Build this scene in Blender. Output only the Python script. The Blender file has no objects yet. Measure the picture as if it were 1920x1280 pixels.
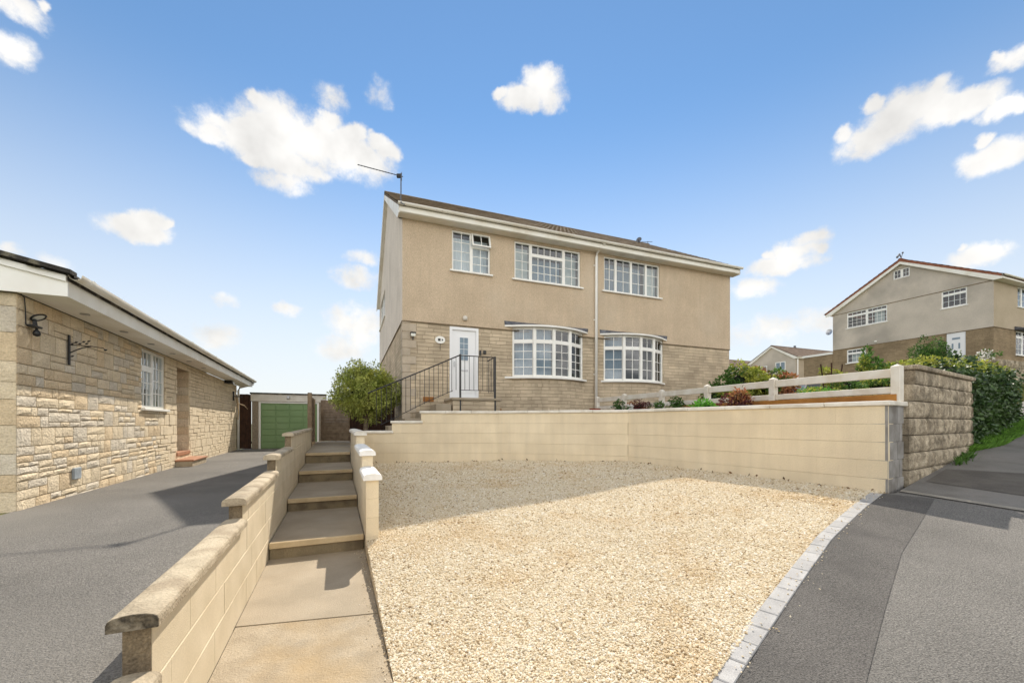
import bpy, math, random
import numpy as np
from mathutils import Vector

sc = bpy.context.scene
col = sc.collection
R = math.radians
EYE = 1.40          # heights below are written relative to eye level and lifted by EYE

# ------------------------------------------------------------------ camera
cam_d = bpy.data.cameras.new('camera')
cam_d.sensor_width = 36.0
cam_d.lens = 14.34
cam_d.shift_y = 0.0792
cam_d.clip_start = 0.05
cam_d.clip_end = 2000
cam = bpy.data.objects.new('camera', cam_d)
cam.location = (0, 0, EYE)
cam.rotation_euler = (R(90), 0, 0)
col.objects.link(cam)
sc.camera = cam

# ------------------------------------------------------------------ light
SUN_TO = Vector((0.04, 1.0, 1.02)).normalized()
SUN_EL = math.asin(SUN_TO.z)
SUN_AZ = math.atan2(SUN_TO.x, SUN_TO.y)
sun_d = bpy.data.lights.new('sun', 'SUN')
sun_d.energy = 2.0
sun_d.angle = R(0.53)
sun_d.color = (1.0, 0.92, 0.80)
sun = bpy.data.objects.new('sun', sun_d)
sun.rotation_euler = SUN_TO.to_track_quat('Z', 'Y').to_euler()
sun.location = (0, 20, 30)
col.objects.link(sun)

sc.view_settings.view_transform = 'Standard'
sc.view_settings.look = 'None'
sc.view_settings.exposure = 1.54
sc.view_settings.gamma = 1.0
sc.view_settings.use_curve_mapping = False

# ------------------------------------------------------------------ world: Nishita sky and fair-weather cumulus
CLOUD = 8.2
HAZE = 2.32
world = bpy.data.worlds.new('World')
sc.world = world
world.use_nodes = True
wn, wl = world.node_tree.nodes, world.node_tree.links
wn.clear()
def W(t, **k):
    n = wn.new(t)
    for a, b in k.items(): setattr(n, a, b)
    return n
def wmath(op, a, b=None, c=None, clamp=False):
    n = W('ShaderNodeMath', operation=op, use_clamp=clamp)
    for i, x in enumerate((a, b, c)):
        if x is None: continue
        if isinstance(x, (int, float)): n.inputs[i].default_value = x
        else: wl.new(x, n.inputs[i])
    return n.outputs[0]
def wvec(op, a, b=None, s=None):
    n = W('ShaderNodeVectorMath', operation=op)
    for i, x in enumerate((a, b)):
        if x is None: continue
        if isinstance(x, (tuple, Vector)): n.inputs[i].default_value = tuple(x)
        else: wl.new(x, n.inputs[i])
    if s is not None: n.inputs['Scale'].default_value = s
    return n.outputs['Value'] if op == 'DOT_PRODUCT' else n.outputs[0]
sky = W('ShaderNodeTexSky', sky_type='NISHITA')
sky.sun_disc = False
sky.sun_elevation = SUN_EL
sky.sun_rotation = SUN_AZ
sky.altitude = 60
sky.air_density = 1.0
sky.dust_density = 0.0
sky.ozone_density = 2.2
tc = W('ShaderNodeTexCoord')
D = tc.outputs['Generated']
def wnoise(vec, scale, detail, rough=0.55):
    n = W('ShaderNodeTexNoise'); n.inputs['Scale'].default_value = scale
    n.inputs['Detail'].default_value = detail; n.inputs['Roughness'].default_value = rough
    wl.new(vec, n.inputs['Vector']); return n
D2 = wvec('ADD', D, (3.7, 1.3, 5.1))
n1 = wnoise(D2, 9.0, 4); n2 = wnoise(D2, 30.0, 6)
d1 = wvec('SCALE', wvec('SUBTRACT', n1.outputs['Color'], (.5, .5, .5)), s=0.02)
d2 = wvec('SCALE', wvec('SUBTRACT', n2.outputs['Color'], (.5, .5, .5)), s=0.03)
DD = wvec('ADD', wvec('ADD', D, d1), d2)
# cloud banks, each given as (east-ness, height, half width, half height) on a plane 765 units to the north
CL = [(-400,532,150,62,1),(-425,488,105,34,.95),(-490,532,115,42,1),(-320,502,110,50,1),(-445,587,50,42,.9),(-560,537,60,20,.8),(-340,607,38,34,.6),(-430,452,60,24,.6),(-245,612,26,28,.35),
      (60,642,42,38,.9),(25,607,52,32,.9),(75,607,34,34,.8),
      (740,577,105,56,1),(660,522,70,36,.9),(830,587,110,34,1),(920,592,60,26,1),(800,632,30,28,.8),(910,497,85,34,1),(930,682,50,24,.8),
      (-930,777,70,28,.8),(-940,702,55,36,.7),(-705,360,75,26,.9),(-685,377,42,25,.9),(-535,229,32,14,.6),(-420,215,30,16,.7),(-550,162,48,28,.6),
      (-940,322,30,15,.6),(-860,297,35,14,.4),(530,322,66,26,.9),(510,297,80,22,.9),(560,347,42,18,.8),(460,252,45,20,.6),(875,312,70,24,.8),
      (-295,272,46,24,.7),(-280,312,34,16,.5),(-290,182,62,46,.7),(-320,142,52,30,.7),(580,192,72,28,.6),(480,172,80,32,.6),(880,190,80,24,.5),
      (-480,300,0.1,0.1,0)]
rc = random.Random(14)
for (x, z, rx, rz_, op) in list(CL):
    if rx < 50 or op < .8: continue
    for k in range(int(1 + rx / 50)):
        t = rc.uniform(-.95, .95); h_ = rc.uniform(.05, .85) * math.sqrt(1 - t * t); q_ = rc.uniform(.4, .6) * min(rz_, 46)
        CL.append((x + t * rx * .85, z + h_ * rz_, q_ * 1.25, q_, op * .95))
acc = None
for (x, z, rx, rz, op) in CL:
    if op <= 0: continue
    c = Vector((x, 765, z)); L = c.length; az = math.atan2(x, 765); el = math.asin(z / L)
    rv = Vector((math.cos(az), -math.sin(az), 0)); c.normalize(); uv = rv.cross(c)
    sx = rx * math.cos(az) / L; sz = rz * max(.55, math.cos(el)) / L
    a = wvec('DOT_PRODUCT', DD, rv / sx); b = wvec('DOT_PRODUCT', DD, uv / sz)
    q = wmath('MULTIPLY', a, a); q = wmath('MULTIPLY_ADD', b, b, q)
    val = wmath('MULTIPLY', wmath('SUBTRACT', 1.0, q), op) if op != 1 else wmath('SUBTRACT', 1.0, q)
    acc = val if acc is None else wmath('SMOOTH_MAX', acc, val, .25)
n3 = wnoise(D2, 17.0, 12, .70)
acc = wmath('ADD', acc, wmath('MULTIPLY', wmath('SUBTRACT', n3.outputs['Fac'], .5), 1.9))
front = W('ShaderNodeMapRange', interpolation_type='SMOOTHSTEP')
front.inputs[1].default_value = -.30; front.inputs[2].default_value = .72
wl.new(acc, front.inputs[0])
sep = W('ShaderNodeSeparateXYZ'); wl.new(D, sep.inputs[0])
north = W('ShaderNodeMapRange', interpolation_type='SMOOTHSTEP')
north.inputs[1].default_value = .12; north.inputs[2].default_value = .34
wl.new(sep.outputs['Y'], north.inputs[0])
fr = wmath('MULTIPLY', wmath('POWER', front.outputs[0], 1.5), north.outputs[0])
# unseen rest of the sky: heavier broken cumulus, added for fill light
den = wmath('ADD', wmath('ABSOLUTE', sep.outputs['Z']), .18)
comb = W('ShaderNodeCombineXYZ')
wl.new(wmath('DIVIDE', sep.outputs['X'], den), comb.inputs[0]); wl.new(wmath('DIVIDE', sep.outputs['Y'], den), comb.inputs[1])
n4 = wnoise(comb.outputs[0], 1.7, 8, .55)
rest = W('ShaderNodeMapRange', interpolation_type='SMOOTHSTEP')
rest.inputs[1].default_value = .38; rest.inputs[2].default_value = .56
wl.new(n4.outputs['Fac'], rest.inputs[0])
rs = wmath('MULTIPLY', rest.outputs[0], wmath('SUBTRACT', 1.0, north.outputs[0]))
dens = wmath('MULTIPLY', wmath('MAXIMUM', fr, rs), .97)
# cloud tone: brighter tops, slightly grey bellies
n5 = wnoise(D, 9.0, 4)
tone = W('ShaderNodeMapRange'); tone.inputs[1].default_value = .3; tone.inputs[2].default_value = .7
tone.inputs[3].default_value = .72; tone.inputs[4].default_value = 1.06
wl.new(n5.outputs['Fac'], tone.inputs[0])
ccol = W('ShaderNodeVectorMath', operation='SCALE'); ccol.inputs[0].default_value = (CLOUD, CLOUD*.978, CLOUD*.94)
# unseen clouds opposite the sun brightened for fill light, those towards it dimmed
fill_gain = W('ShaderNodeMapRange', interpolation_type='SMOOTHSTEP')
fill_gain.inputs[1].default_value = -.4; fill_gain.inputs[2].default_value = .42; fill_gain.inputs[3].default_value = 1.0; fill_gain.inputs[4].default_value = .325
wl.new(wvec('DOT_PRODUCT', D, SUN_TO), fill_gain.inputs[0])
wl.new(wmath('MULTIPLY', tone.outputs[0], fill_gain.outputs[0]), ccol.inputs['Scale'])
# pale haze towards the horizon, all round
hz = W('ShaderNodeMapRange', interpolation_type='SMOOTHSTEP')
hz.inputs[1].default_value = .0; hz.inputs[2].default_value = .62; hz.inputs[3].default_value = .93; hz.inputs[4].default_value = 0.
wl.new(sep.outputs['Z'], hz.inputs[0])
skc = W('ShaderNodeMix', data_type='RGBA', blend_type='MULTIPLY')
skc.inputs[0].default_value = 1.0; skc.inputs[7].default_value = (.315, .375, .385, 1)
wl.new(sky.outputs[0], skc.inputs[6])
m0 = W('ShaderNodeMix', data_type='RGBA'); wl.new(hz.outputs[0], m0.inputs[0]); wl.new(skc.outputs[2], m0.inputs[6])
m0.inputs[7].default_value = (HAZE*.97, HAZE*.975, HAZE*.98, 1)
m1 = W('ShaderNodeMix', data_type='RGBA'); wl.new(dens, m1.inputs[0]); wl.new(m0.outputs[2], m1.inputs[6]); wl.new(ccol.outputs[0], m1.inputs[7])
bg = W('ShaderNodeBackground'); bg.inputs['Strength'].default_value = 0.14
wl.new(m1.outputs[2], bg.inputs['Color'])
wo = W('ShaderNodeOutputWorld'); wl.new(bg.outputs[0], wo.inputs['Surface'])

# ------------------------------------------------------------------ materials
MATS = {}
def pm(name, c1, c2=None, scale=6., rough=.85, bump=0., bscale=60., spec=.3, rnd=0., isl=0., fine=0., fscale=150., stain=None, sscale=1.2, samt=.5, metal=0., trans=0., lo=.38, hi=.62, streak=0.):
    """procedural surface: two colours mixed by noise, fine speckle, per-object / per-leaf tone, stains with their own shape, fine relief"""
    m = bpy.data.materials.new(name); m.use_nodes = True
    N, Lk = m.node_tree.nodes, m.node_tree.links
    b = N['Principled BSDF']
    b.inputs['Roughness'].default_value = rough
    b.inputs['Specular IOR Level'].default_value = spec
    b.inputs['Metallic'].default_value = metal
    geo = N.new('ShaderNodeNewGeometry'); P = geo.outputs['Position']
    def noise(s, det=4):
        n = N.new('ShaderNodeTexNoise'); n.inputs['Scale'].default_value = s; n.inputs['Detail'].default_value = det
        Lk.new(P, n.inputs['Vector']); return n.outputs['Fac']
    def rng(f, a, bb, lo2, hi2):
        r = N.new('ShaderNodeMapRange'); Lk.new(f, r.inputs[0])
        r.inputs[1].default_value = a; r.inputs[2].default_value = bb; r.inputs[3].default_value = lo2; r.inputs[4].default_value = hi2
        return r.outputs[0]
    def mix(f, a, bb, bt='MIX'):
        x = N.new('ShaderNodeMix'); x.data_type = 'RGBA'; x.blend_type = bt
        if isinstance(f, float): x.inputs[0].default_value = f
        else: Lk.new(f, x.inputs[0])
        for i, y in ((6, a), (7, bb)):
            if isinstance(y, tuple): x.inputs[i].default_value = (*y, 1)
            else: Lk.new(y, x.inputs[i])
        return x.outputs[2]
    c = c1
    if c2: c = mix(rng(noise(scale, 6), lo, hi, 0, 1), c1, c2)
    def val(c, f):                      # scale a colour by a factor
        v = N.new('ShaderNodeVectorMath'); v.operation = 'SCALE'
        if isinstance(c, tuple): v.inputs[0].default_value = c
        else: Lk.new(c, v.inputs[0])
        Lk.new(f, v.inputs['Scale']); return v.outputs[0]
    if fine: c = val(c, rng(noise(fscale, 2), .3, .7, 1 - fine, 1 + fine))
    if rnd:
        oi = N.new('ShaderNodeObjectInfo'); c = val(c, rng(oi.outputs['Random'], 0, 1, 1 - rnd, 1 + rnd))
    if isl: c = val(c, rng(geo.outputs['Random Per Island'], 0, 1, 1 - isl, 1 + isl))
    if streak:
        vm = N.new('ShaderNodeVectorMath'); vm.operation = 'MULTIPLY'; vm.inputs[1].default_value = (7., 7., .55); Lk.new(P, vm.inputs[0])
        ns = N.new('ShaderNodeTexNoise'); ns.inputs['Scale'].default_value = 1.; ns.inputs['Detail'].default_value = 6; Lk.new(vm.outputs[0], ns.inputs['Vector'])
        c = val(c, rng(ns.outputs['Fac'], .3, .7, 1 - streak, 1 + streak * .7))
    if stain: c = mix(rng(noise(sscale, 7), .52, .68, 0, samt), c, stain)
    if isinstance(c, tuple): b.inputs['Base Color'].default_value = (*c, 1)
    else: Lk.new(c, b.inputs['Base Color'])
    if bump:
        bp = N.new('ShaderNodeBump'); bp.inputs['Strength'].default_value = bump; bp.inputs['Distance'].default_value = .02
        Lk.new(noise(bscale, 5), bp.inputs['Height']); Lk.new(bp.outputs[0], b.inputs['Normal'])
    if trans:
        tr = N.new('ShaderNodeBsdfTranslucent'); ms = N.new('ShaderNodeMixShader'); ms.inputs[0].default_value = trans
        if isinstance(c, tuple): tr.inputs[0].default_value = (*c, 1)
        else: Lk.new(c, tr.inputs[0])
        Lk.new(b.outputs[0], ms.inputs[1]); Lk.new(tr.outputs[0], ms.inputs[2])
        Lk.new(ms.outputs[0], N['Material Output'].inputs[0])
    MATS[name] = m
    return m

pm('upvc', (.87, .86, .81), (.83, .81, .75), 3, .35, spec=.5)
pm('fascia', (.86, .84, .77), (.80, .77, .68), 2.2, .45, stain=(.60, .51, .36), sscale=1.6, samt=.4)
pm('render', (.585, .465, .33), (.53, .42, .295), 1.4, .95, streak=.045, bump=.55, bscale=55, fine=.16, fscale=42, stain=(.60, .51, .39), sscale=.55, samt=.4)
pm('render_grey', (.68, .61, .52), (.62, .555, .47), 1.4, .95, streak=.08, bump=.5, bscale=55, fine=.14, fscale=42, stain=(.48, .42, .35), sscale=.6, samt=.4)
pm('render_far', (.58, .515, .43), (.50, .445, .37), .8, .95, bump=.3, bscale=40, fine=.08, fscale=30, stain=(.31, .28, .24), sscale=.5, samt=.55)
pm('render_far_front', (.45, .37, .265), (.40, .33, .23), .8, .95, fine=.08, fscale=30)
pm('cream', (.77, .655, .465), (.73, .615, .43), 1.8, .85, bump=.3, bscale=70, fine=.05, fscale=110, rnd=.028, streak=.06, stain=(.62, .52, .37), sscale=.9, samt=.45)
pm('cream_rough', (.68, .575, .41), (.62, .52, .36), 3, .9, bump=.22, bscale=170, fine=.06, fscale=120, rnd=.02, stain=(.5, .4, .25), sscale=2.6, samt=.3)
pm('coping', (.78, .74, .66), (.70, .66, .57), 5, .85, bump=.2, bscale=80, rnd=.05, stain=(.42, .35, .25), sscale=3, samt=.4)
pm('coping_old', (.50, .42, .30), (.36, .29, .20), 6, .9, bump=.6, bscale=70, fine=.14, fscale=110, rnd=.07, stain=(.17, .135, .09), sscale=2.6, samt=.7)
pm('lichen', (.13, .105, .07), (.055, .046, .034), 22, 1., bump=1., bscale=60, fine=.4, fscale=90, stain=(.33, .28, .2), sscale=18, samt=.7)
pm('coping_white', (.84, .82, .78), (.74, .72, .67), 8, .8, bump=.3, bscale=80)
pm('block_end', (.25, .19, .115), (.15, .115, .075), 8, .95, bump=.8, bscale=90, fine=.3, fscale=120)
pm('mortar', (.17, .14, .10), (.13, .105, .075), 8, .95, bump=.3)
pm('grey_block', (.34, .325, .305), (.24, .225, .205), 5, .9, bump=.5, bscale=70, rnd=.15, stain=(.14, .12, .1), sscale=4, samt=.6)
pm('old_block', (.51, .43, .315), (.315, .26, .185), 9, .95, bump=1.0, bscale=60, fine=.25, fscale=70, rnd=.12, streak=.4, stain=(.115, .095, .065), sscale=5, samt=.75)
pm('concrete', (.375, .31, .225), (.32, .265, .19), 2.5, .9, bump=.25, bscale=120, fine=.12, fscale=170, stain=(.43, .37, .285), sscale=1.4, samt=.5)
pm('concrete_worn', (.41, .34, .245), (.33, .27, .19), 5, .9, bump=.5, bscale=90, fine=.2, fscale=130, stain=(.42, .285, .13), sscale=1.1, samt=.6)
pm('concrete_edge', (.60, .47, .29), (.52, .40, .24), 5, .9, bump=.3, bscale=120, fine=.08)
pm('riser', (.27, .215, .13), (.19, .15, .095), 5, .95, bump=.4, bscale=90, fine=.15, stain=(.12, .09, .06), sscale=5)
pm('asphalt', (.215, .202, .182), (.17, .16, .145), .9, .9, bump=.9, bscale=130, fine=.5, fscale=120, stain=(.235, .22, .2), sscale=.5, samt=.8)
pm('asphalt_drive', (.21, .197, .178), (.165, .155, .14), .8, .9, bump=.9, bscale=130, fine=.45, fscale=120, stain=(.235, .22, .195), sscale=.4, samt=.8)
pm('asphalt_dark', (.152, .141, .129), (.124, .116, .106), 1.5, .9, bump=.9, bscale=130, fine=.5, fscale=120, stain=(.09, .084, .078), sscale=1.3, samt=.7)
pm('asphalt_pale', (.245, .228, .205), (.195, .182, .163), 1.2, .9, bump=.6, bscale=180, fine=.25, fscale=200, stain=(.13, .112, .092), sscale=1.6, samt=.6)
pm('asphalt_old', (.15, .135, .115), (.115, .103, .088), 3, .9, bump=.6, bscale=150, fine=.3, fscale=160)
pm('crack', (.10, .094, .085), None, 1, 1.)
pm('edging', (.33, .3, .25), (.26, .235, .195), 4, .9, bump=.5, fine=.2)
pm('sett', (.43, .42, .405), (.36, .35, .34), 9, .85, bump=.3, bscale=120, fine=.1, rnd=.08)
pm('soil', (.12, .08, .045), (.085, .055, .03), 6, 1., bump=1., bscale=25)
pm('terrain', (.09, .10, .045), (.12, .11, .06), .7, 1., bump=.6, bscale=9)
pm('verge', (.16, .17, .05), (.24, .22, .09), 2, 1., bump=.8, bscale=30)
pm('timber', (.33, .245, .165), (.24, .175, .115), 9, .9, bump=.5, bscale=50, rnd=.14)
pm('timber_dark', (.060, .028, .016), (.038, .018, .011), 7, .85, bump=.4, bscale=40, rnd=.18)
pm('timber_pale', (.48, .36, .22), (.38, .28, .17), 9, .9, bump=.4, bscale=50, rnd=.1)
pm('timber_post', (.27, .20, .13), (.2, .145, .09), 9, .9, bump=.6, bscale=50)
pm('timber_orange', (.42, .19, .045), (.33, .14, .03), 5, .8, bump=.3, bscale=40, stain=(.2, .1, .04), sscale=3)
pm('fence_white', (.72, .68, .60), (.64, .58, .48), 5, .7, bump=.2, bscale=60)
pm('iron', (.018, .018, .02), (.03, .028, .026), 12, .5, spec=.5)
pm('iron_blue', (.10, .11, .13), None, 1, .5, spec=.5)
pm('plastic_black', (.012, .012, .013), None, 1, .4, spec=.5)
pm('lead', (.12, .125, .145), (.075, .078, .09), 14, .6, bump=.5, bscale=40, stain=(.3, .31, .34), sscale=9, samt=.6)
pm('tile_brown', (.155, .115, .075), (.115, .083, .055), 4, .95, bump=.5, bscale=60, isl=.22, stain=(.2, .17, .1), sscale=2.5, samt=.4)
pm('tile_dark', (.055, .05, .042), (.035, .032, .028), 5, .95, bump=1., bscale=40, isl=.2, stain=(.30, .27, .19), sscale=6, samt=.6)
pm('tile_red', (.30, .125, .075), (.22, .09, .055), 4, .95, bump=.4, isl=.2)
pm('tile_far', (.20, .145, .105), (.16, .115, .085), 3, .95, isl=.15)
pm('garage_green', (.20, .31, .135), (.18, .285, .12), 1.2, .5, spec=.4, stain=(.24, .34, .17), sscale=1.5, samt=.4)
pm('pebbledash', (.33, .275, .205), (.25, .205, .15), 20, .95, bump=.9, bscale=60, fine=.25, fscale=90)
pm('garage_white', (.70, .67, .6), (.62, .58, .5), 3, .7)
pm('door_white', (.80, .80, .80), None, 1, .3, spec=.5)
pm('door_brown', (.16, .10, .06), (.12, .075, .045), 6, .6)
pm('tile_step', (.42, .21, .12), (.36, .18, .1), 6, .7)
pm('terracotta', (.30, .07, .04), (.24, .055, .03), 8, .8)
pm('blind', (.66, .69, .70), None, 1, .9)
pm('curtain', (.25, .32, .38), (.21, .27, .32), 5, .9)
pm('curtain_pale', (.62, .64, .60), (.5, .53, .5), 5, .9)
pm('room', (.045, .04, .036), None, 1, .9)
pm('floor_in', (.06, .05, .04), None, 1, .9)
pm('lamp_glass', (.7, .7, .62), None, 1, .25, spec=.6)
pm('steel', (.45, .45, .46), None, 1, .35, metal=.8)
pm('vent_grey', (.36, .40, .42), (.27, .30, .32), 12, .7)
pm('brick_orange', (.36, .155, .045), (.28, .12, .035), 10, .9, bump=.4)
pm('quoin', (.50, .42, .32), (.43, .36, .275), 5, .95, bump=.6, bscale=60, fine=.1, rnd=.07)
pm('stone_a', (.72, .605, .435), (.64, .535, .38), 5, .95, bump=1., bscale=34, fine=.13, fscale=60, rnd=.09, stain=(.74, .62, .43), sscale=3, samt=.5)
pm('stone_b', (.67, .595, .475), (.59, .52, .415), 5, .95, bump=1., bscale=34, fine=.13, fscale=60, rnd=.09)
pm('stone_c', (.71, .565, .375), (.63, .495, .325), 5, .95, bump=1., bscale=34, fine=.13, fscale=60, rnd=.09)
pm('stone_joint', (.46, .38, .27), (.38, .31, .215), 8, 1., bump=.6)
pm('car_blue', (.045, .09, .17), None, 1, .25, spec=.6)
pm('tyre', (.015, .015, .015), None, 1, .8)
pm('bark', (.19, .145, .10), (.12, .09, .06), 20, .95, bump=.6)
pm('leaf_shrub', (.46, .48, .125), (.31, .36, .085), 3, .6, isl=.5, spec=.4, trans=.42)
pm('leaf_ivy', (.035, .075, .02), (.07, .12, .03), 2.5, .42, isl=.5, spec=.5, trans=.12)
pm('leaf_lime', (.42, .42, .07), (.24, .30, .05), 3, .6, isl=.4, trans=.3)
pm('leaf_red', (.40, .14, .065), (.28, .16, .06), 5, .6, isl=.5, trans=.3)
pm('leaf_purple', (.15, .035, .04), (.09, .03, .025), 5, .7, isl=.5, trans=.2)
pm('leaf_green', (.10, .20, .035), (.065, .14, .025), 4, .6, isl=.45, trans=.3)
pm('leaf_bright', (.12, .34, .04), (.09, .26, .03), 4, .6, isl=.35, trans=.35)
pm('leaf_dark', (.04, .10, .02), (.065, .14, .025), 4, .6, isl=.5, trans=.2)
pm('grass', (.15, .30, .04), (.10, .21, .03), 3, .7, isl=.45, trans=.3)
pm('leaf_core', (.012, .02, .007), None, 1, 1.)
pm('dry_leaf', (.14, .07, .03), (.09, .05, .02), 8, .9, isl=.4)
pm('petal', (.75, .72, .68), None, 1, .6, trans=.2)

def glass_mat():
    m = bpy.data.materials.new('window_glass'); m.use_nodes = True
    N, Lk = m.node_tree.nodes, m.node_tree.links
    N.remove(N['Principled BSDF'])
    t = N.new('ShaderNodeBsdfTransparent'); t.inputs[0].default_value = (.78, .84, .86, 1)
    g = N.new('ShaderNodeBsdfGlossy'); g.inputs['Roughness'].default_value = .03; g.inputs[0].default_value = (.95, .97, 1, 1)
    ge = N.new('ShaderNodeNewGeometry'); dt = N.new('ShaderNodeVectorMath'); dt.operation = 'DOT_PRODUCT'
    Lk.new(ge.outputs['Normal'], dt.inputs[0]); Lk.new(ge.outputs['Incoming'], dt.inputs[1])
    def mt(op, i0, v1=None, v2=None):
        q = N.new('ShaderNodeMath'); q.operation = op; Lk.new(i0, q.inputs[0])
        if v1 is not None: q.inputs[1].default_value = v1
        if v2 is not None: q.inputs[2].default_value = v2
        return q
    ab = mt('ABSOLUTE', dt.outputs['Value']); iv = mt('MULTIPLY_ADD', ab.outputs[0], -1., 1.); pw = mt('POWER', iv.outputs[0], 5.); a = mt('MULTIPLY_ADD', pw.outputs[0], .9, .085)
    x = N.new('ShaderNodeMixShader'); Lk.new(a.outputs[0], x.inputs[0]); Lk.new(t.outputs[0], x.inputs[1]); Lk.new(g.outputs[0], x.inputs[2])
    Lk.new(x.outputs[0], N['Material Output'].inputs[0])
    MATS['glass'] = m
glass_mat()

def slip_mat(name, c1, c2, mort, wid=.30, row=.078, scale=1.0):
    """thin split-stone courses too small to pick apart; UVs are metres along the wall and up it"""
    m = bpy.data.materials.new(name); m.use_nodes = True
    N, Lk = m.node_tree.nodes, m.node_tree.links; b = N['Principled BSDF']
    b.inputs['Roughness'].default_value = .95; b.inputs['Specular IOR Level'].default_value = .2
    uv = N.new('ShaderNodeUVMap'); uv.uv_map = 'metres'
    geo = N.new('ShaderNodeNewGeometry')
    nz = N.new('ShaderNodeTexNoise'); nz.inputs['Scale'].default_value = 3.; Lk.new(uv.outputs[0], nz.inputs['Vector'])
    ad = N.new('ShaderNodeVectorMath'); ad.operation = 'MULTIPLY_ADD'; ad.inputs[1].default_value = (.12, .05, 0)
    Lk.new(nz.outputs['Color'], ad.inputs[0]); Lk.new(uv.outputs[0], ad.inputs[2])
    br = N.new('ShaderNodeTexBrick'); Lk.new(ad.outputs[0], br.inputs['Vector'])
    br.inputs['Scale'].default_value = scale; br.inputs['Brick Width'].default_value = wid; br.inputs['Row Height'].default_value = row
    br.inputs['Mortar Size'].default_value = .006; br.inputs['Mortar Smooth'].default_value = .4; br.inputs['Bias'].default_value = 0.
    br.offset_frequency = 2; br.squash = .7; br.squash_frequency = 3
    br.inputs['Color1'].default_value = (*c1, 1); br.inputs['Color2'].default_value = (*c2, 1); br.inputs['Mortar'].default_value = (*mort, 1)
    n2 = N.new('ShaderNodeTexNoise'); n2.inputs['Scale'].default_value = 1.3; n2.inputs['Detail'].default_value = 6; Lk.new(geo.outputs['Position'], n2.inputs['Vector'])
    r = N.new('ShaderNodeMapRange'); r.inputs[1].default_value = .35; r.inputs[2].default_value = .65; r.inputs[3].default_value = .82; r.inputs[4].default_value = 1.15; Lk.new(n2.outputs[0], r.inputs[0])
    v = N.new('ShaderNodeVectorMath'); v.operation = 'SCALE'; Lk.new(br.outputs['Color'], v.inputs[0]); Lk.new(r.outputs[0], v.inputs['Scale'])
    Lk.new(v.outputs[0], b.inputs['Base Color'])
    n3 = N.new('ShaderNodeTexNoise'); n3.inputs['Scale'].default_value = 45; Lk.new(geo.outputs['Position'], n3.inputs['Vector'])
    h = N.new('ShaderNodeMath'); h.operation = 'MULTIPLY_ADD'; h.inputs[1].default_value = -1.; Lk.new(br.outputs['Fac'], h.inputs[0]); Lk.new(n3.outputs[0], h.inputs[2])
    bp = N.new('ShaderNodeBump'); bp.inputs['Strength'].default_value = .8; bp.inputs['Distance'].default_value = .02; Lk.new(h.outputs[0], bp.inputs['Height']); Lk.new(bp.outputs[0], b.inputs['Normal'])
    MATS[name] = m
slip_mat('slip', (.61, .50, .355), (.475, .385, .27), (.34, .27, .185), .47, .105)
slip_mat('slip_far', (.36, .27, .165), (.29, .215, .13), (.21, .16, .1))

def gravel_mat(name, pebble):
    m = bpy.data.materials.new(name); m.use_nodes = True
    N, Lk = m.node_tree.nodes, m.node_tree.links; b = N['Principled BSDF']
    b.inputs['Roughness'].default_value = .85; b.inputs['Specular IOR Level'].default_value = .25
    geo = N.new('ShaderNodeNewGeometry')
    cr = N.new('ShaderNodeValToRGB'); e = cr.color_ramp.elements
    e[0].position = 0; e[0].color = (.20, .135, .075, 1); e[1].position = 1; e[1].color = (.80, .75, .66, 1)
    for p, c in ((.05, (.42, .31, .175, 1)), (.13, (.56, .44, .28, 1)), (.38, (.63, .53, .365, 1)), (.65, (.67, .58, .425, 1)), (.86, (.71, .635, .495, 1))):
        x = e.new(p); x.color = c
    if pebble:
        oi = N.new('ShaderNodeObjectInfo'); Lk.new(oi.outputs['Random'], cr.inputs[0])
    else:
        vo = N.new('ShaderNodeTexVoronoi'); vo.inputs['Scale'].default_value = 48.; Lk.new(geo.outputs['Position'], vo.inputs['Vector'])
        sp = N.new('ShaderNodeSeparateColor'); Lk.new(vo.outputs['Color'], sp.inputs[0]); Lk.new(sp.outputs[0], cr.inputs[0])
        bp = N.new('ShaderNodeBump'); bp.invert = True; bp.inputs['Strength'].default_value = 1.; bp.inputs['Distance'].default_value = .012
        Lk.new(vo.outputs['Distance'], bp.inputs['Height']); Lk.new(bp.outputs[0], b.inputs['Normal'])
    # drifts of browner stone
    n2 = N.new('ShaderNodeTexNoise'); n2.inputs['Scale'].default_value = 1.5; n2.inputs['Detail'].default_value = 5; Lk.new(geo.outputs['Position'], n2.inputs['Vector'])
    r = N.new('ShaderNodeMapRange'); r.inputs[1].default_value = .5; r.inputs[2].default_value = .72; r.inputs[3].default_value = 0; r.inputs[4].default_value = .5; Lk.new(n2.outputs[0], r.inputs[0])
    x = N.new('ShaderNodeMix'); x.data_type = 'RGBA'; x.blend_type = 'MULTIPLY'; Lk.new(r.outputs[0], x.inputs[0]); Lk.new(cr.outputs[0], x.inputs[6]); x.inputs[7].default_value = (.84, .70, .50, 1)
    Lk.new(x.outputs[2], b.inputs['Base Color'])
    MATS[name] = m
gravel_mat('gravel', False); gravel_mat('pebble', True)

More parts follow.
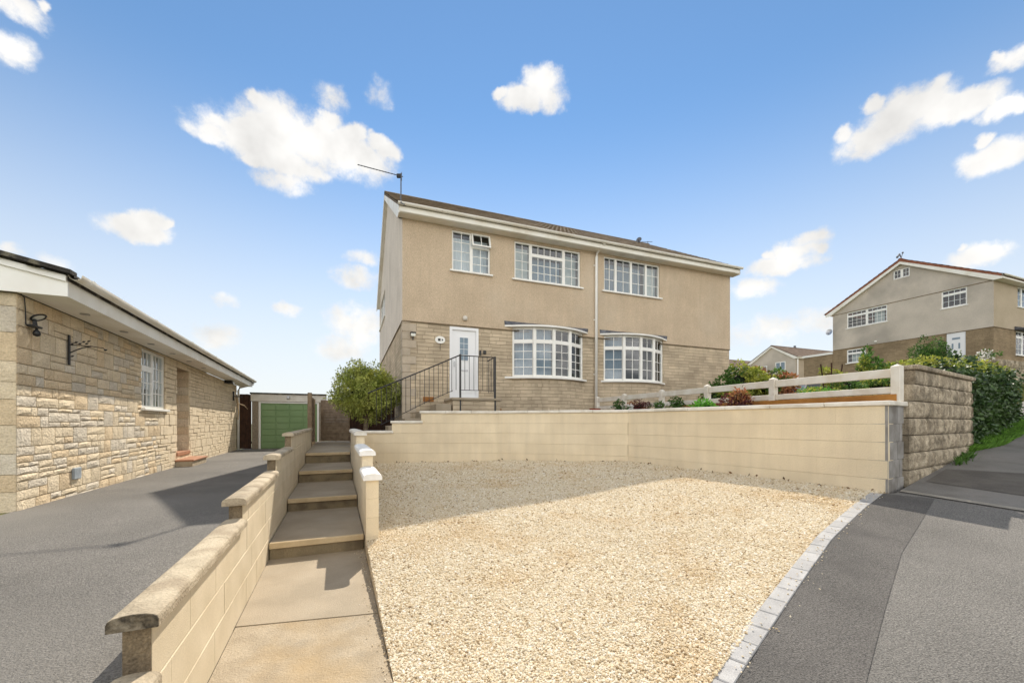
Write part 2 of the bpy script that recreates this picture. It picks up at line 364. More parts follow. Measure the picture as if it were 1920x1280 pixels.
# ------------------------------------------------------------------ mesh helpers
UP = Vector((0, 0, 1))
class Fr:
    """a local frame: s runs along A, n out along N, z is height relative to the eye"""
    def __init__(s, O, A, N): s.O = Vector((O[0], O[1])); s.A = Vector(A[:2]).normalized(); s.N = Vector(N[:2]).normalized()
    def p(s, a, n, z): q = s.O + s.A * a + s.N * n; return (q.x, q.y, z)
    def at(s, a, n=0): q = s.O + s.A * a + s.N * n; return Fr(q, s.A, s.N)
class MB:
    def __init__(s): s.v = []; s.f = []
    def quad(s, *pts): i = len(s.v); s.v += [tuple(p) for p in pts]; s.f.append(tuple(range(i, i + len(pts)))); return s
    def box(s, fr, a0, a1, n0, n1, z0, z1, c=0.):
        if c <= 0:
            i = len(s.v); s.v += [fr.p(a, n, z) for z in (z0, z1) for n in (n0, n1) for a in (a0, a1)]
            s.f += [tuple(i + k for k in q) for q in ((0, 2, 3, 1), (4, 5, 7, 6), (0, 1, 5, 4), (2, 6, 7, 3), (0, 4, 6, 2), (1, 3, 7, 5))]
            return s
        i = len(s.v); idx = {}
        A, Nn, Z = (a0, a1), (n0, n1), (z0, z1); sg = (1, -1)
        for x in (0, 1):
            for y in (0, 1):
                for z in (0, 1):
                    for ax in range(3):
                        d = [c * sg[x], c * sg[y], c * sg[z]]; d[ax] = 0
                        idx[x, y, z, ax] = len(s.v); s.v.append(fr.p(A[x] + d[0], Nn[y] + d[1], Z[z] + d[2]))
        for x in (0, 1): s.f.append([idx[x, 0, 0, 0], idx[x, 1, 0, 0], idx[x, 1, 1, 0], idx[x, 0, 1, 0]])
        for y in (0, 1): s.f.append([idx[0, y, 0, 1], idx[1, y, 0, 1], idx[1, y, 1, 1], idx[0, y, 1, 1]])
        for z in (0, 1): s.f.append([idx[0, 0, z, 2], idx[1, 0, z, 2], idx[1, 1, z, 2], idx[0, 1, z, 2]])
        for p in (0, 1):
            for q in (0, 1):
                s.f.append([idx[0, p, q, 1], idx[1, p, q, 1], idx[1, p, q, 2], idx[0, p, q, 2]])
                s.f.append([idx[p, 0, q, 0], idx[p, 1, q, 0], idx[p, 1, q, 2], idx[p, 0, q, 2]])
                s.f.append([idx[p, q, 0, 0], idx[p, q, 1, 0], idx[p, q, 1, 1], idx[p, q, 0, 1]])
                for r in (0, 1): s.f.append([idx[p, q, r, 0], idx[p, q, r, 1], idx[p, q, r, 2]])
        return s
    def prof(s, fr, pts, a0, a1, caps=True):
        """extrude a closed (n,z) profile along s"""
        i = len(s.v); k = len(pts)
        s.v += [fr.p(a, n, z) for a in (a0, a1) for n, z in pts]
        for j in range(k): s.f.append((i + j, i + (j + 1) % k, i + k + (j + 1) % k, i + k + j))
        if caps: s.f.append(tuple(range(i, i + k))); s.f.append(tuple(range(i + 2 * k - 1, i + k - 1, -1)))
        return s
    def prism(s, poly, z0, z1):
        k = len(poly); i = len(s.v)
        za = z0 if callable(z0) else (lambda x, y: z0); zb = z1 if callable(z1) else (lambda x, y: z1)
        s.v += [(x, y, za(x, y)) for x, y in poly] + [(x, y, zb(x, y)) for x, y in poly]
        s.f.append(tuple(range(i + k - 1, i - 1, -1))); s.f.append(tuple(range(i + k, i + 2 * k)))
        for j in range(k): s.f.append((i + j, i + (j + 1) % k, i + k + (j + 1) % k, i + k + j))
        return s
    def tube(s, pts, r, n=8, r2=None):
        pts = [Vector(p) for p in pts]; m = len(pts); i = len(s.v)
        for j, p in enumerate(pts):
            d = (pts[min(j + 1, m - 1)] - pts[max(j - 1, 0)]).normalized()
            a = d.cross(UP if abs(d.z) < .95 else Vector((1, 0, 0))).normalized(); b = d.cross(a)
            rr = r if r2 is None else r + (r2 - r) * j / max(1, m - 1)
            for k in range(n):
                t = 2 * math.pi * k / n; s.v.append(tuple(p + a * (rr * math.cos(t)) + b * (rr * math.sin(t))))
        for j in range(m - 1):
            for k in range(n): s.f.append((i + j * n + k, i + j * n + (k + 1) % n, i + (j + 1) * n + (k + 1) % n, i + (j + 1) * n + k))
        s.f.append(tuple(range(i, i + n))); s.f.append(tuple(range(i + m * n - 1, i + (m - 1) * n - 1, -1)))
        return s
    def lathe(s, c, prof, n=14):
        i = len(s.v); m = len(prof)
        for r, z in prof:
            for k in range(n): t = 2 * math.pi * k / n; s.v.append((c[0] + r * math.cos(t), c[1] + r * math.sin(t), c[2] + z))
        for j in range(m - 1):
            for k in range(n): s.f.append((i + j * n + k, i + j * n + (k + 1) % n, i + (j + 1) * n + (k + 1) % n, i + (j + 1) * n + k))
        s.f.append(tuple(range(i + n - 1, i - 1, -1))); s.f.append(tuple(range(i + (m - 1) * n, i + m * n)))
        return s
    def build(s, name, mat, parent=None, smooth=False, origin=None):
        return mk(name, s.v, s.f, mat, parent, smooth, origin)
WLOC = {}
def link(o, parent, w):
    WLOC[o.name] = w
    if parent is not None: o.parent = parent; o.location = w - WLOC[parent.name]
    else: o.location = w
    col.objects.link(o)
def mk(name, v, f, mat, parent=None, smooth=False, origin=None, fixn=True):
    v = np.asarray(v, dtype=np.float64)
    lo, hi = v.min(0), v.max(0)
    w = Vector(((lo[0] + hi[0]) / 2, (lo[1] + hi[1]) / 2, lo[2] + EYE)) if origin is None else Vector((origin[0], origin[1], origin[2] + EYE))
    me = bpy.data.meshes.new(name)
    vv = v + np.array([-w.x, -w.y, EYE - w.z])
    me.from_pydata(vv.tolist(), [], f)
    if fixn:
        import bmesh
        bm = bmesh.new(); bm.from_mesh(me); bmesh.ops.recalc_face_normals(bm, faces=bm.faces)
        uvl = bm.loops.layers.uv.new('metres')
        for fc in bm.faces:
            n = fc.normal
            if abs(n.z) > .75: ax, ay = Vector((1, 0, 0)), Vector((0, 1, 0))
            else: ax, ay = UP.cross(n).normalized(), UP
            for l in fc.loops: q = l.vert.co + w; l[uvl].uv = (q.dot(ax), q.dot(ay))
        bm.to_mesh(me); bm.free()
    if smooth:
        me.polygons.foreach_set('use_smooth', [True] * len(me.polygons))
    me.materials.append(MATS[mat])
    o = bpy.data.objects.new(name, me)
    link(o, parent, w)
    return o
def tag(o, label=None, cat=None, group=None, kind=None):
    if label: o['label'] = label
    if cat: o['category'] = cat
    if group: o['group'] = group
    if kind: o['kind'] = kind
    return o
def empty(name, loc, label=None, cat=None, group=None):
    o = bpy.data.objects.new(name, None); o.empty_display_size = .2
    link(o, None, Vector((loc[0], loc[1], loc[2] + EYE)))
    return tag(o, label, cat, group)
def copy_tree(o, parent, dw):
    """copy a thing with its parts; dw shifts it in the world"""
    c = o.copy(); col.objects.link(c)
    if parent is None: c.location = o.location + dw
    c.parent = parent; WLOC[c.name] = WLOC[o.name] + dw
    for ch in list(o.children): copy_tree(ch, c, dw)
    return c

# ------------------------------------------------------------------ the lie of the land
from mathutils.geometry import delaunay_2d_cdt
def fit(P):
    P = np.array(P); x, y, z = P.T
    M = np.stack([np.ones_like(x), x, y, x * x, x * y, y * y], 1)
    c = np.linalg.lstsq(M, z, rcond=None)[0]
    return lambda x, y: float(c[0] + c[1] * x + c[2] * y + c[3] * x * x + c[4] * x * y + c[5] * y * y)
KERB = [(-2.9, -1.9), (-.85, .2), (.2, 1.18), (1.168, 2.093), (2.095, 2.956), (2.9, 3.69), (3.86, 4.454), (4.46, 4.90)]   # road-side edge of the sett edging
PL = lambda x, y: -1.3 + .035 * (x - 1.17) + .116 * (y - 2.09)
gz = fit([(x, y, PL(x, y)) for x, y in KERB[2:]] * 2 + [(-.63, 2.18, -1.37), (.1, .4, -1.5), (-1.45, 4.2, -1.25), (-3.2, 9.1, -.92), (-2.3, 6.6, -1.06), (-.33, 9.2, -.86),
          (1, 8.8, -.83), (2.38, 8.3, -.81), (3.5, 6.6, -.81), (4.5, 4.95, -.84), (0, 5.5, -1.06), (1.5, 5, -1.0)])
rz = fit([(x, y, PL(x, y)) for x, y in KERB[1:]] * 2 + [(5.2, 5.2, -.76), (7.8, 7.0, -.5), (11.1, 9, -.06), (14.5, 11.3, .36), (17.4, 14, .78), (3, .8, -1.38), (8, 4, -.75), (14, 7, .05), (6, -1, -1.3), (20, 9, .75)])
def sheet(name, poly, zf, step, mat, parent=None, skirt=0.):
    xs = [p[0] for p in poly]; ys = [p[1] for p in poly]
    def inside(x, y):
        r = False; j = len(poly) - 1
        for i in range(len(poly)):
            if (poly[i][1] > y) != (poly[j][1] > y) and x < (poly[j][0] - poly[i][0]) * (y - poly[i][1]) / (poly[j][1] - poly[i][1]) + poly[i][0]: r = not r
            j = i
        return r
    bd = []
    for i, p in enumerate(poly):
        q = poly[(i + 1) % len(poly)]; k = max(1, int(math.dist(p, q) / step))
        bd += [(p[0] + (q[0] - p[0]) * t / k, p[1] + (q[1] - p[1]) * t / k) for t in range(k)]
    pts = [Vector(p) for p in bd]; nb = len(pts)
    x = min(xs) + step / 2
    while x < max(xs):
        y = min(ys) + step / 2
        while y < max(ys):
            if inside(x, y): pts.append(Vector((x, y)))
            y += step
        x += step
    ov, oe, of, *_ = delaunay_2d_cdt(pts, [(i, (i + 1) % nb) for i in range(nb)], [], 1, 1e-5)
    v = [(p.x, p.y, zf(p.x, p.y)) for p in ov]
    f = [tuple(t) for t in of]
    if skirt:
        k = len(v)
        v += [(bx_, by_, zf(bx_, by_)) for bx_, by_ in bd] + [(bx_, by_, zf(bx_, by_) - skirt) for bx_, by_ in bd]
        f += [(k + i, k + (i + 1) % nb, k + nb + (i + 1) % nb, k + nb + i) for i in range(nb)]
    o = mk(name, v, f, mat, parent, smooth=False)
    return o

SS = lambda a, b, x: (lambda t: t * t * (3 - 2 * t))(min(1, max(0, (x - a) / (b - a))))
def tz(x, y): return -2.2 + 5.15 * SS(4, 30, x) + 1.0 * SS(30, 70, x) + .3 * SS(25, 60, y)
g = []
xs = [-400, -150, -60, -30] + list(range(-20, 44, 4)) + [60, 90, 160, 420]
ys = [-300, -100, -40, -20] + list(range(-12, 64, 4)) + [80, 120, 240, 600]
v = [(x, y, tz(x, y)) for y in ys for x in xs]; nx = len(xs)
f = [(j * nx + i, j * nx + i + 1, (j + 1) * nx + i + 1, (j + 1) * nx + i) for j in range(len(ys) - 1) for i in range(nx - 1)]
tag(mk('ground', v, f, 'terrain', smooth=True), kind='structure')

# frames along the path: s runs up the path, n across it to the right
PD, PN = Vector((-.394, .919)), Vector((.919, .394))
LW = Fr((-.6975, 0), PD, PN)          # left edge of the path = inner face of the left wall
RW = Fr((.304, 0), PD, PN)            # right edge of the path
PW = .9202
def path_pt(s, n): return LW.p(s, n, 0)[:2]

# retaining wall corner points and frames (face line, seen from the drive)
KA, K2, K1, KR = Vector((-3.34, 9.22)), Vector((-.328, 9.30)), Vector((2.38, 8.36)), Vector((4.57, 4.96))
def face(a, b):
    d = (b - a).normalized(); return Fr(a, d, (d.y, -d.x)), (b - a).length
FA, LA = face(KA, K2); FB, LB = face(K2, K1); FC, LC = face(K1, KR)
SD = Vector((.85, .527)).normalized()
FD = Fr(KR, SD, (SD.y, -SD.x)); LD = .66
SWALL = Fr((5.10, 5.24), SD, (SD.y, -SD.x))    # stone wall beside the pavement

# gravel drive
gpoly = [path_pt(-3, PW), path_pt(4.64, PW), path_pt(4.64, PW + .125), path_pt(10.0, PW + .125), (KA.x + .3, KA.y + .03), (K2.x, K2.y + .03), (K1.x + .02, K1.y + .03), (KR.x + .02, KR.y + .03)] + \
        [(x - .06, y + .06) for x, y in reversed(KERB)]
gzu = lambda x, y: gz(x, y) + .010 * math.sin(2.3 * x + 1.1 * y) * math.cos(1.7 * y - .6 * x) - .006
gravel = tag(sheet('gravel_drive', gpoly, gzu, .3, 'gravel', skirt=.15), kind='structure')

# road, crossover and pavement
N2 = Vector((SD.y, -SD.x))
def along(s, n): q = SWALL.O + SD * s + N2 * n; return (q.x, q.y)
road_poly = [(x, y) for x, y in KERB] + [along(-.6, .03), along(4, .0), along(7, .0), along(12, .3), along(22, 1.5), along(24, 9), along(12, 9.5), along(0, 9.5), (3, -4.5), (-2.9, -4.5)]
tag(sheet('road', road_poly, rz, .5, 'asphalt'), kind='structure')
up = lambda d: (lambda x, y: rz(x, y) + d)
off = [(x + .31, y - .33) for x, y in KERB[1:-1]] + [(KERB[-1][0] + .34, KERB[-1][1] - .27)]
tag(sheet('tarmac_strip', KERB[1:] + list(reversed(off)), up(.004), .3, 'asphalt_dark'), kind='structure')
tag(sheet('pavement', [along(-.42, .03), along(.5, .02), along(3.4, .0), along(7.2, .0), along(12, .35), along(12.2, 1.75), along(7, 1.72), along(3, 1.70), along(-.52, 1.62)], up(.005), .4, 'asphalt_pale'), kind='structure')
tag(sheet('tarmac_patch', [along(.25, .10), along(1.25, .08), along(1.5, .75), along(1.15, 1.0), along(.15, .92)], up(.010), .3, 'asphalt_old'), kind='structure')
tag(sheet('concrete_edging', [along(-.52, .05), along(-.42, .03), along(-.50, 2.6), along(-.62, 2.6)], up(.012), .3, 'edging'), kind='structure')
tag(sheet('pavement_kerb', [along(-.52, 1.64), along(3, 1.72), along(7, 1.74), along(12.2, 1.77), along(12.2, 1.89), along(7, 1.86), along(3, 1.84), along(-.52, 1.76)], up(.03), .4, 'edging', skirt=.04), kind='structure')

def crack(pts, w, seed, name='tarmac_crack'):
    r_ = random.Random(seed); P_ = [Vector(p) for p in pts]; Lc = []; Rc = []; wk = 0.
    for a, b in zip(P_, P_[1:]):
        n_ = max(2, int((b - a).length / .07)); d = (b - a).normalized(); q = Vector((-d.y, d.x))
        for k in range(n_):
            wk = wk * .85 + r_.gauss(0, .006); c = a + (b - a) * (k / n_) + q * wk; ww = w * r_.uniform(.3, 1.); Lc.append(c + q * ww); Rc.append(c - q * ww)
    v_ = [(p.x, p.y, rz(p.x, p.y) + .014) for p in Lc + Rc]; n_ = len(Lc)
    return tag(mk(name, v_, [(k, k + 1, n_ + k + 1, n_ + k) for k in range(n_ - 1)], 'crack'), kind='structure')
crack([along(.15, .95), along(1.15, 1.02), along(1.5, .76), along(1.28, .1)], .008, 4); crack([along(2.6, .3), along(2.7, 1.0), along(2.62, 1.65)], .007, 5); crack([along(4.6, .3), along(4.65, 1.7)], .008, 6)

# driveway of the bungalow
BD = Vector((-.417, .909)); BN = Vector((.909, .417))
B0 = Vector((-5.72, 4.71))
FBW = Fr(B0, BD, BN)
BE_P = lambda s_, n_=-.03: Fr(B0, -BN, -BD).p(s_, n_, 0)[:2]
dz = lambda x, y: -1.02 - .0065 * max(0, y - 4.7) - .0 * x
dp = [FBW.p(-6.5, -.02, 0)[:2], FBW.p(13.2, -.02, 0)[:2], (-11.6, 18.6), (-5.4, 20.6), LW.p(14.3, -.1, 0)[:2], LW.p(-3, -.1, 0)[:2], (-4, -6), (-9, -6)]
tag(sheet('driveway', dp, dz, .6, 'asphalt_drive', skirt=.5), kind='structure')

tag(sheet('front_lawn', [FBW.p(-6.5, -.03, 0)[:2], FBW.p(.05, -.03, 0)[:2], BE_P(9.5), BE_P(9.5, 7)], lambda x, y: -1.03, 1.0, 'verge', skirt=.8), kind='structure')
# raised garden behind the retaining wall, and the top of the path
gp = [(-2.0, 9.45), (K2.x, K2.y + .2), (K1.x + .14, K1.y + .18), (KR.x + .2, KR.y + .2), FD.p(.66, -.2, 0)[:2], SWALL.p(3.3, -.2, 0)[:2], SWALL.p(8.5, -.9, 0)[:2], (12.6, 14.5), (9.5, 17.0), (0, 13.4), (-2.6, 12.2)]
gdz = lambda x, y: .17 + .05 * max(0, x - 5) + .012 * max(0, x - 5) ** 2
tag(sheet('garden_soil', gp, gdz, .6, 'soil', skirt=.8), kind='structure')

# ------------------------------------------------------------------ concrete path and steps
path = empty('garden_path', (*path_pt(2.0, .45), -1.42), 'flat pale concrete path between the stepped block wall and the gravel', 'path')
path['kind'] = 'structure'
def slab(s0a, s0b, s1a, s1b, z0, z1, mat, name, parent, zt=None):
    poly = [path_pt(s0a, .004), path_pt(s0b, PW - .004), path_pt(s1b, PW - .004), path_pt(s1a, .004)]
    m = MB(); m.prism(poly, z0, z1 if zt is None else zt); return m.build(name, mat, parent)
slab(-3, -3, 3.02, 2.85, -1.6, -1.394, 'concrete_worn', 'path_slab', path)
slab(3.03, 2.86, 4.52, 4.52, -1.6, -1.39, 'concrete', 'path_slab', path)
steps = empty('garden_steps', (*path_pt(7, .45), -1.5), 'flight of shallow concrete steps rising between two cream block walls', 'steps')
SN = [4.494, 6.148, 7.93, 9.62]; SZ = [-1.22, -1.06, -.87, -.66]; SB = [-1.39, -1.23, -1.06, -.87]
for i in range(4):
    s0 = SN[i]; s1 = SN[i + 1] + .03 if i < 3 else 14.6
    zt = SZ[i]; zb = SZ[i] - (.012 if i < 3 else -.01)
    m = MB(); a, b, c, d = path_pt(s0 - .028, .012), path_pt(s0 - .028, PW - .012), path_pt(s1, PW - .012), path_pt(s1, .012)
    lo = lambda z: z
    k = len(m.v)
    m.v += [(*a, zt), (*b, zt), (*c, zb), (*d, zb), (*a, zt - .055), (*b, zt - .055), (*c, zb - .055), (*d, zb - .055)]
    m.f += [(0, 1, 2, 3), (4, 7, 6, 5), (0, 4, 5, 1), (1, 5, 6, 2), (2, 6, 7, 3), (3, 7, 4, 0)]
    m.build('tread', 'concrete', steps)
    n = MB(); n.box(LW, s0 - .031, s0 + .012, .010, PW - .010, zt - .058, zt + .003, .006); n.build('nosing', 'concrete_edge', steps)
    r = MB(); r.box(LW, s0, s0 + .1, .012, PW - .012, SB[i] - .1, zt - .056); r.build('riser', 'riser', steps)

# ------------------------------------------------------------------ block walls
rnd = random.Random(5)
def course(parent, fr, s0, s1, n0, n1, z0, z1, mat, bl=.44, offs=0., name='block', gap=.0008, ch=.004, mats=None, vj=.0006):
    s = s0 - (offs % bl) if offs else s0
    while s < s1 - .01:
        a, b = max(s, s0), min(s + bl, s1)
        if b - a > .03:
            f_ = n1 + rnd.uniform(-vj, vj); m = MB(); m.prof(fr, [(n0, z0 + .001), (f_ - ch, z0 + .001), (f_, z0 + .001 + ch), (f_, z1 - .001 - ch), (f_ - ch, z1 - .001), (n0, z1 - .001)], a + gap / 2, b - gap / 2)
            m.build(name, mat if not mats else rnd.choice(mats), parent)
        s += bl
def half_round(w, h, n=9, flat=.03):
    """(n,z) profile of a round-topped coping, centred on n = 0"""
    p = [(-w / 2, 0), (-w / 2, flat)]
    for k in range(1, n): t = math.pi * (1 - k / n); p.append((w / 2 * math.cos(t) * 1.0, flat + (h - flat) * math.sin(t) ** .8))
    p += [(w / 2, flat), (w / 2, 0)]
    return p
def coping(parent, fr, s0, s1, nc, z, w, h, mat, ln=.56, flat=.03, name='coping_stone'):
    k = max(1, round((s1 - s0) / ln)); d = (s1 - s0) / k
    for i in range(k):
        m = MB(); f2 = fr.at(0, nc); dz_ = rnd.uniform(-.003, .003)
        m.prof(f2, [(n, z + q + dz_) for n, q in half_round(w, h, flat=flat)], s0 + i * d + .0025, s0 + (i + 1) * d - .0025)
        m.build(name, mat, parent)

lw = empty('stepped_block_wall', (*LW.p(3, -.05, 0)[:2], -1.4), 'low cream block wall with weathered rounded coping stepping up beside the driveway', 'wall')
Y = .919
ROW = [(-1.40, -1.185, .3), (-1.185, -.985, .3), (-.985, -.755, 1.537), (-.755, -.60, 3.01), (-.60, -.42, 4.64), (-.42, -.205, 6.2)]
LEND = 11.0 / Y
for i, (z0, z1, y0) in enumerate(ROW):
    course(lw, LW, y0 / Y, LEND, -.086, 0, z0, z1, 'cream_rough', offs=.22 * (i % 2), gap=.003, ch=.004, vj=.001)
for i in (2, 3, 4, 5):       # unpainted block ends face the road
    z0, z1, y0 = ROW[i]
    MB().box(LW, y0 / Y - .006, y0 / Y - .001, -.0845, -.0015, z0 + .002, z1 - .002).build('block_end', 'block_end', lw)
for (y0, y1, z) in ((.3, 1.53, -.985), (1.50, 3.0, -.755), (2.96, 4.63, -.60), (4.6, 6.19, -.42), (6.16, 11.0, -.205)):
    coping(lw, LW, y0 / Y, y1 / Y, -.043, z, .152, .058, 'coping_old')

for (y0, z, mt) in ((1.50, -.755, 'lichen'), (2.96, -.60, 'coping_old'), (4.6, -.42, 'coping_old'), (6.16, -.205, 'coping_old')):
    MB().prof(LW.at(0, -.043), [(n * .985, z + q * .97 + .001) for n, q in half_round(.152, .058)], y0 / Y - .004, y0 / Y + .002).build('coping_end', mt, lw)
rw = empty('stepped_side_wall', (*RW.p(6, .06, 0)[:2], -1.4), 'short smooth cream wall with white rounded caps between steps and gravel', 'wall')
RROW = [(-1.42, -1.2, 4.27), (-1.2, -1.0, 4.27), (-1.0, -.8, 4.27), (-.8, -.60, 4.27), (-.60, -.40, 4.97), (-.40, -.20, 6.47)]
for i, (z0, z1, y0) in enumerate(RROW):
    course(rw, RW, y0 / Y, 10.02, 0, .125, z0, z1, 'cream', offs=.22 * (i % 2))
for (y0, y1, z, mt) in ((4.22, 4.965, -.60, 'coping_white'), (4.92, 6.465, -.40, 'coping_white'), (6.42, 9.2, -.20, 'coping')):
    coping(rw, RW, y0 / Y, y1 / Y, .0625, z, .185, .07, mt, ln=.75)

ret = empty('retaining_wall', (K1.x, K1.y, -.9), 'long smooth cream retaining wall with pale coping bending round the gravel drive', 'wall')
RZ = [.21 - .225 * k for k in range(6)]
for k in range(5):
    z1, z0 = RZ[k], RZ[k + 1] - (.12 if k == 4 else 0)
    a0 = {0: 1.28, 1: .62}.get(k, 0.)
    o = .22 * (k % 2)
    course(ret, FA, a0, LA - .0, -.2, 0, z0, z1, 'cream', offs=o, gap=.0006, ch=.0024)
    course(ret, FB, 0, LB - .0, -.2, 0, z0, z1, 'cream', offs=o, gap=.0006, ch=.0024)
    course(ret, FC, 0, LC, -.2, 0, z0, z1, 'cream', offs=o, gap=.0006, ch=.0024)
    if k < 5: course(ret, FD, .006, LD - .09 - .05 * (k % 2), -.1, -.001, z0, z1, 'grey_block', bl=.34 + .06 * (k % 2), offs=0, gap=.012, ch=.005, mats=['grey_block', 'grey_block', 'cream_rough'] if k > 3 else ['grey_block'])
    MB().box(FD, .0, .004, -.2, 0.001, z0, z1).build('corner_render', 'grey_block', ret)
def flat_cope(fr, s0, s1, z, ln=.6, n0=-.235, n1=.035, mit0=0, mit1=0):
    k = max(1, round((s1 - s0) / ln)); d = (s1 - s0) / k
    for i in range(k):
        m = MB(); dz_ = rnd.uniform(-.002, .002); dn = rnd.uniform(-.002, .002)
        m.box(fr, s0 + i * d + .003, s0 + (i + 1) * d - .003, n0 + dn, n1 + dn, z + dz_, z + .058 + dz_, .009); m.build('coping_stone', 'coping', ret)
flat_cope(FA, -.02, .66, RZ[2]); flat_cope(FA, .59, 1.32, RZ[1]); flat_cope(FA, 1.245, LA, RZ[0], .7)
flat_cope(FB, .0, LB + .0, RZ[0], .7); flat_cope(FC, .0, LC + .035, RZ[0], .68)
flat_cope(FD, .05, LD + .05, RZ[0], .62, n0=-.2, n1=.03)

# rock-faced block wall beside the pavement
sw = empty('rock_faced_wall', (*SWALL.p(1.6, -.1, 0)[:2], -.8), 'weathered rock-faced concrete block wall with flat coping beside the pavement', 'wall')
SZR = [.70, .51, .285, .06, -.165, -.39, -.615, -.84, -1.06]
def rock_block(fr, a0, a1, n0, n1, z0, z1, amp, mat, parent, nx=7, nz=4, name='block'):
    v, f = [], []
    for j in range(nz + 1):
        for i in range(nx + 1):
            a = a0 + (a1 - a0) * i / nx; z = z0 + (z1 - z0) * j / nz
            e = min(i, nx - i, j, nz - j)
            d = (0 if e <= 0 else (.45 if e < 1 else 1) * amp) + (rnd.uniform(-.55, .55) * amp if e > 0 else 0)
            v.append(fr.p(a + (rnd.uniform(-.006, .006) if 0 < i < nx else 0), n1 + d, z + (rnd.uniform(-.006, .006) if 0 < j < nz else 0)))
    for j in range(nz):
        for i in range(nx): k = j * (nx + 1) + i; f.append((k, k + 1, k + nx + 2, k + nx + 1))
    k = len(v); v += [fr.p(a0, n0, z0), fr.p(a1, n0, z0), fr.p(a1, n0, z1), fr.p(a0, n0, z1)]
    c0, c1, c2, c3 = 0, nx, (nz + 1) * (nx + 1) - 1, nz * (nx + 1)
    f += [(k, k + 3, k + 2, k + 1), tuple([k, k + 1] + list(range(nx, -1, -1))), tuple([k + 3] + list(range(c3, c2 + 1)) + [k + 2]),
          tuple([k] + [j * (nx + 1) for j in range(nz + 1)] + [k + 3]), tuple([k + 1, k + 2] + [j * (nx + 1) + nx for j in range(nz, -1, -1)])]
    return mk(name, v, f, mat, parent)
for k in range(8):
    s0 = {0: .24, 1: .13}.get(k, .0); s1 = 3.12
    s = s0; first = True
    while s < s1 - .02:
        b = min(s + (.44 if not (first and k % 2) else .24), s1); first = False
        x, y = SWALL.p((s + b) / 2, 0, 0)[:2]
        if SZR[k] > rz(x, y) - .05:
            rock_block(SWALL, s + .008, b - .008, -.12, 0, SZR[k + 1] + .006, SZR[k] - .006, .019 if k else .010, 'old_block', sw, nx=13, nz=6)
        s = b
MB().box(SWALL, .32, 3.1, -.10, -.03, -1.0, .69).build('mortar', 'mortar', sw)
for i in range(5):
    a = .2 + i * .6
    MB().box(SWALL, a + .003, min(a + .597, 3.17), -.16, .045, .70, .762, .012).build('coping_stone', 'old_block', sw)

# sett edging
se = empty('sett_edging', (2.0, 2.9, -1.3), 'single row of pale grey setts edging the gravel along the tarmac', 'edging')
L = [0]
for a, b in zip(KERB, KERB[1:]): L.append(L[-1] + math.dist(a, b))
def kerb_at(t):
    for i in range(len(KERB) - 1):
        if t <= L[i + 1] or i == len(KERB) - 2:
            u = (t - L[i]) / (L[i + 1] - L[i]); a, b = KERB[i], KERB[i + 1]
            return Vector((a[0] + (b[0] - a[0]) * u, a[1] + (b[1] - a[1]) * u))
t = 1.2
while t + .2 < L[-1]:
    a, b = kerb_at(t), kerb_at(t + .2); d = (b - a).normalized(); nn = Vector((-d.y, d.x)); w = .115
    za, zb = PL(a.x, a.y), PL(b.x, b.y); ds = .004; h = rnd.uniform(.010, .014)
    P4 = [a + d * ds, b - d * ds, b - d * ds + nn * w, a + d * ds + nn * w]; Zs = [za, zb, zb, za]
    cx = sum(P4, Vector((0, 0))) / 4
    v = [(p.x, p.y, z - .08) for p, z in zip(P4, Zs)] + [(p.x, p.y, z + h - .006) for p, z in zip(P4, Zs)] + [(p.x + (cx.x - p.x) * .06, p.y + (cx.y - p.y) * .06, z + h) for p, z in zip(P4, Zs)]
    f = [(3, 2, 1, 0), (8, 9, 10, 11)] + [(k, (k + 1) % 4, 4 + (k + 1) % 4, 4 + k) for k in range(4)] + [(4 + k, 4 + (k + 1) % 4, 8 + (k + 1) % 4, 8 + k) for k in range(4)]
    mk('sett', v, f, 'sett', se); t += .2

# ------------------------------------------------------------------ building helpers
HF = Vector((.9304, .3669)); HN = Vector((.3669, -.9304)); HS = Vector((-.3669, .9304))
class Tilt(Fr):
    def __init__(s, fr, zt, k): s.O, s.A, s.N, s.zt, s.k = fr.O, fr.A, fr.N, zt, k
    def p(s, a, n, z): return Fr.p(s, a, n + (s.zt - z) * s.k, z)
def wall_quads(m, fr, s0, s1, z0, z1, ops=(), n=0., rev=.12):
    S = sorted({s0, s1, *[min(max(x, s0), s1) for o in ops for x in o[:2]]}); Z = sorted({z0, z1, *[min(max(x, z0), z1) for o in ops for x in o[2:4]]})
    for a, b in zip(S, S[1:]):
        for c, d in zip(Z, Z[1:]):
            ms, mz = (a + b) / 2, (c + d) / 2
            if any(o[0] < ms < o[1] and o[2] < mz < o[3] for o in ops): continue
            m.quad(fr.p(a, n, c), fr.p(b, n, c), fr.p(b, n, d), fr.p(a, n, d))
    for o in ops:
        a, b, c, d = max(o[0], s0), min(o[1], s1), max(o[2], z0), min(o[3], z1)
        if b <= a or d <= c: continue
        for p, q in (((a, c), (a, d)), ((b, d), (b, c)), ((b, c), (a, c)), ((a, d), (b, d))):
            m.quad(fr.p(p[0], n, p[1]), fr.p(q[0], n, q[1]), fr.p(q[0], n - rev, q[1]), fr.p(p[0], n - rev, p[1]))
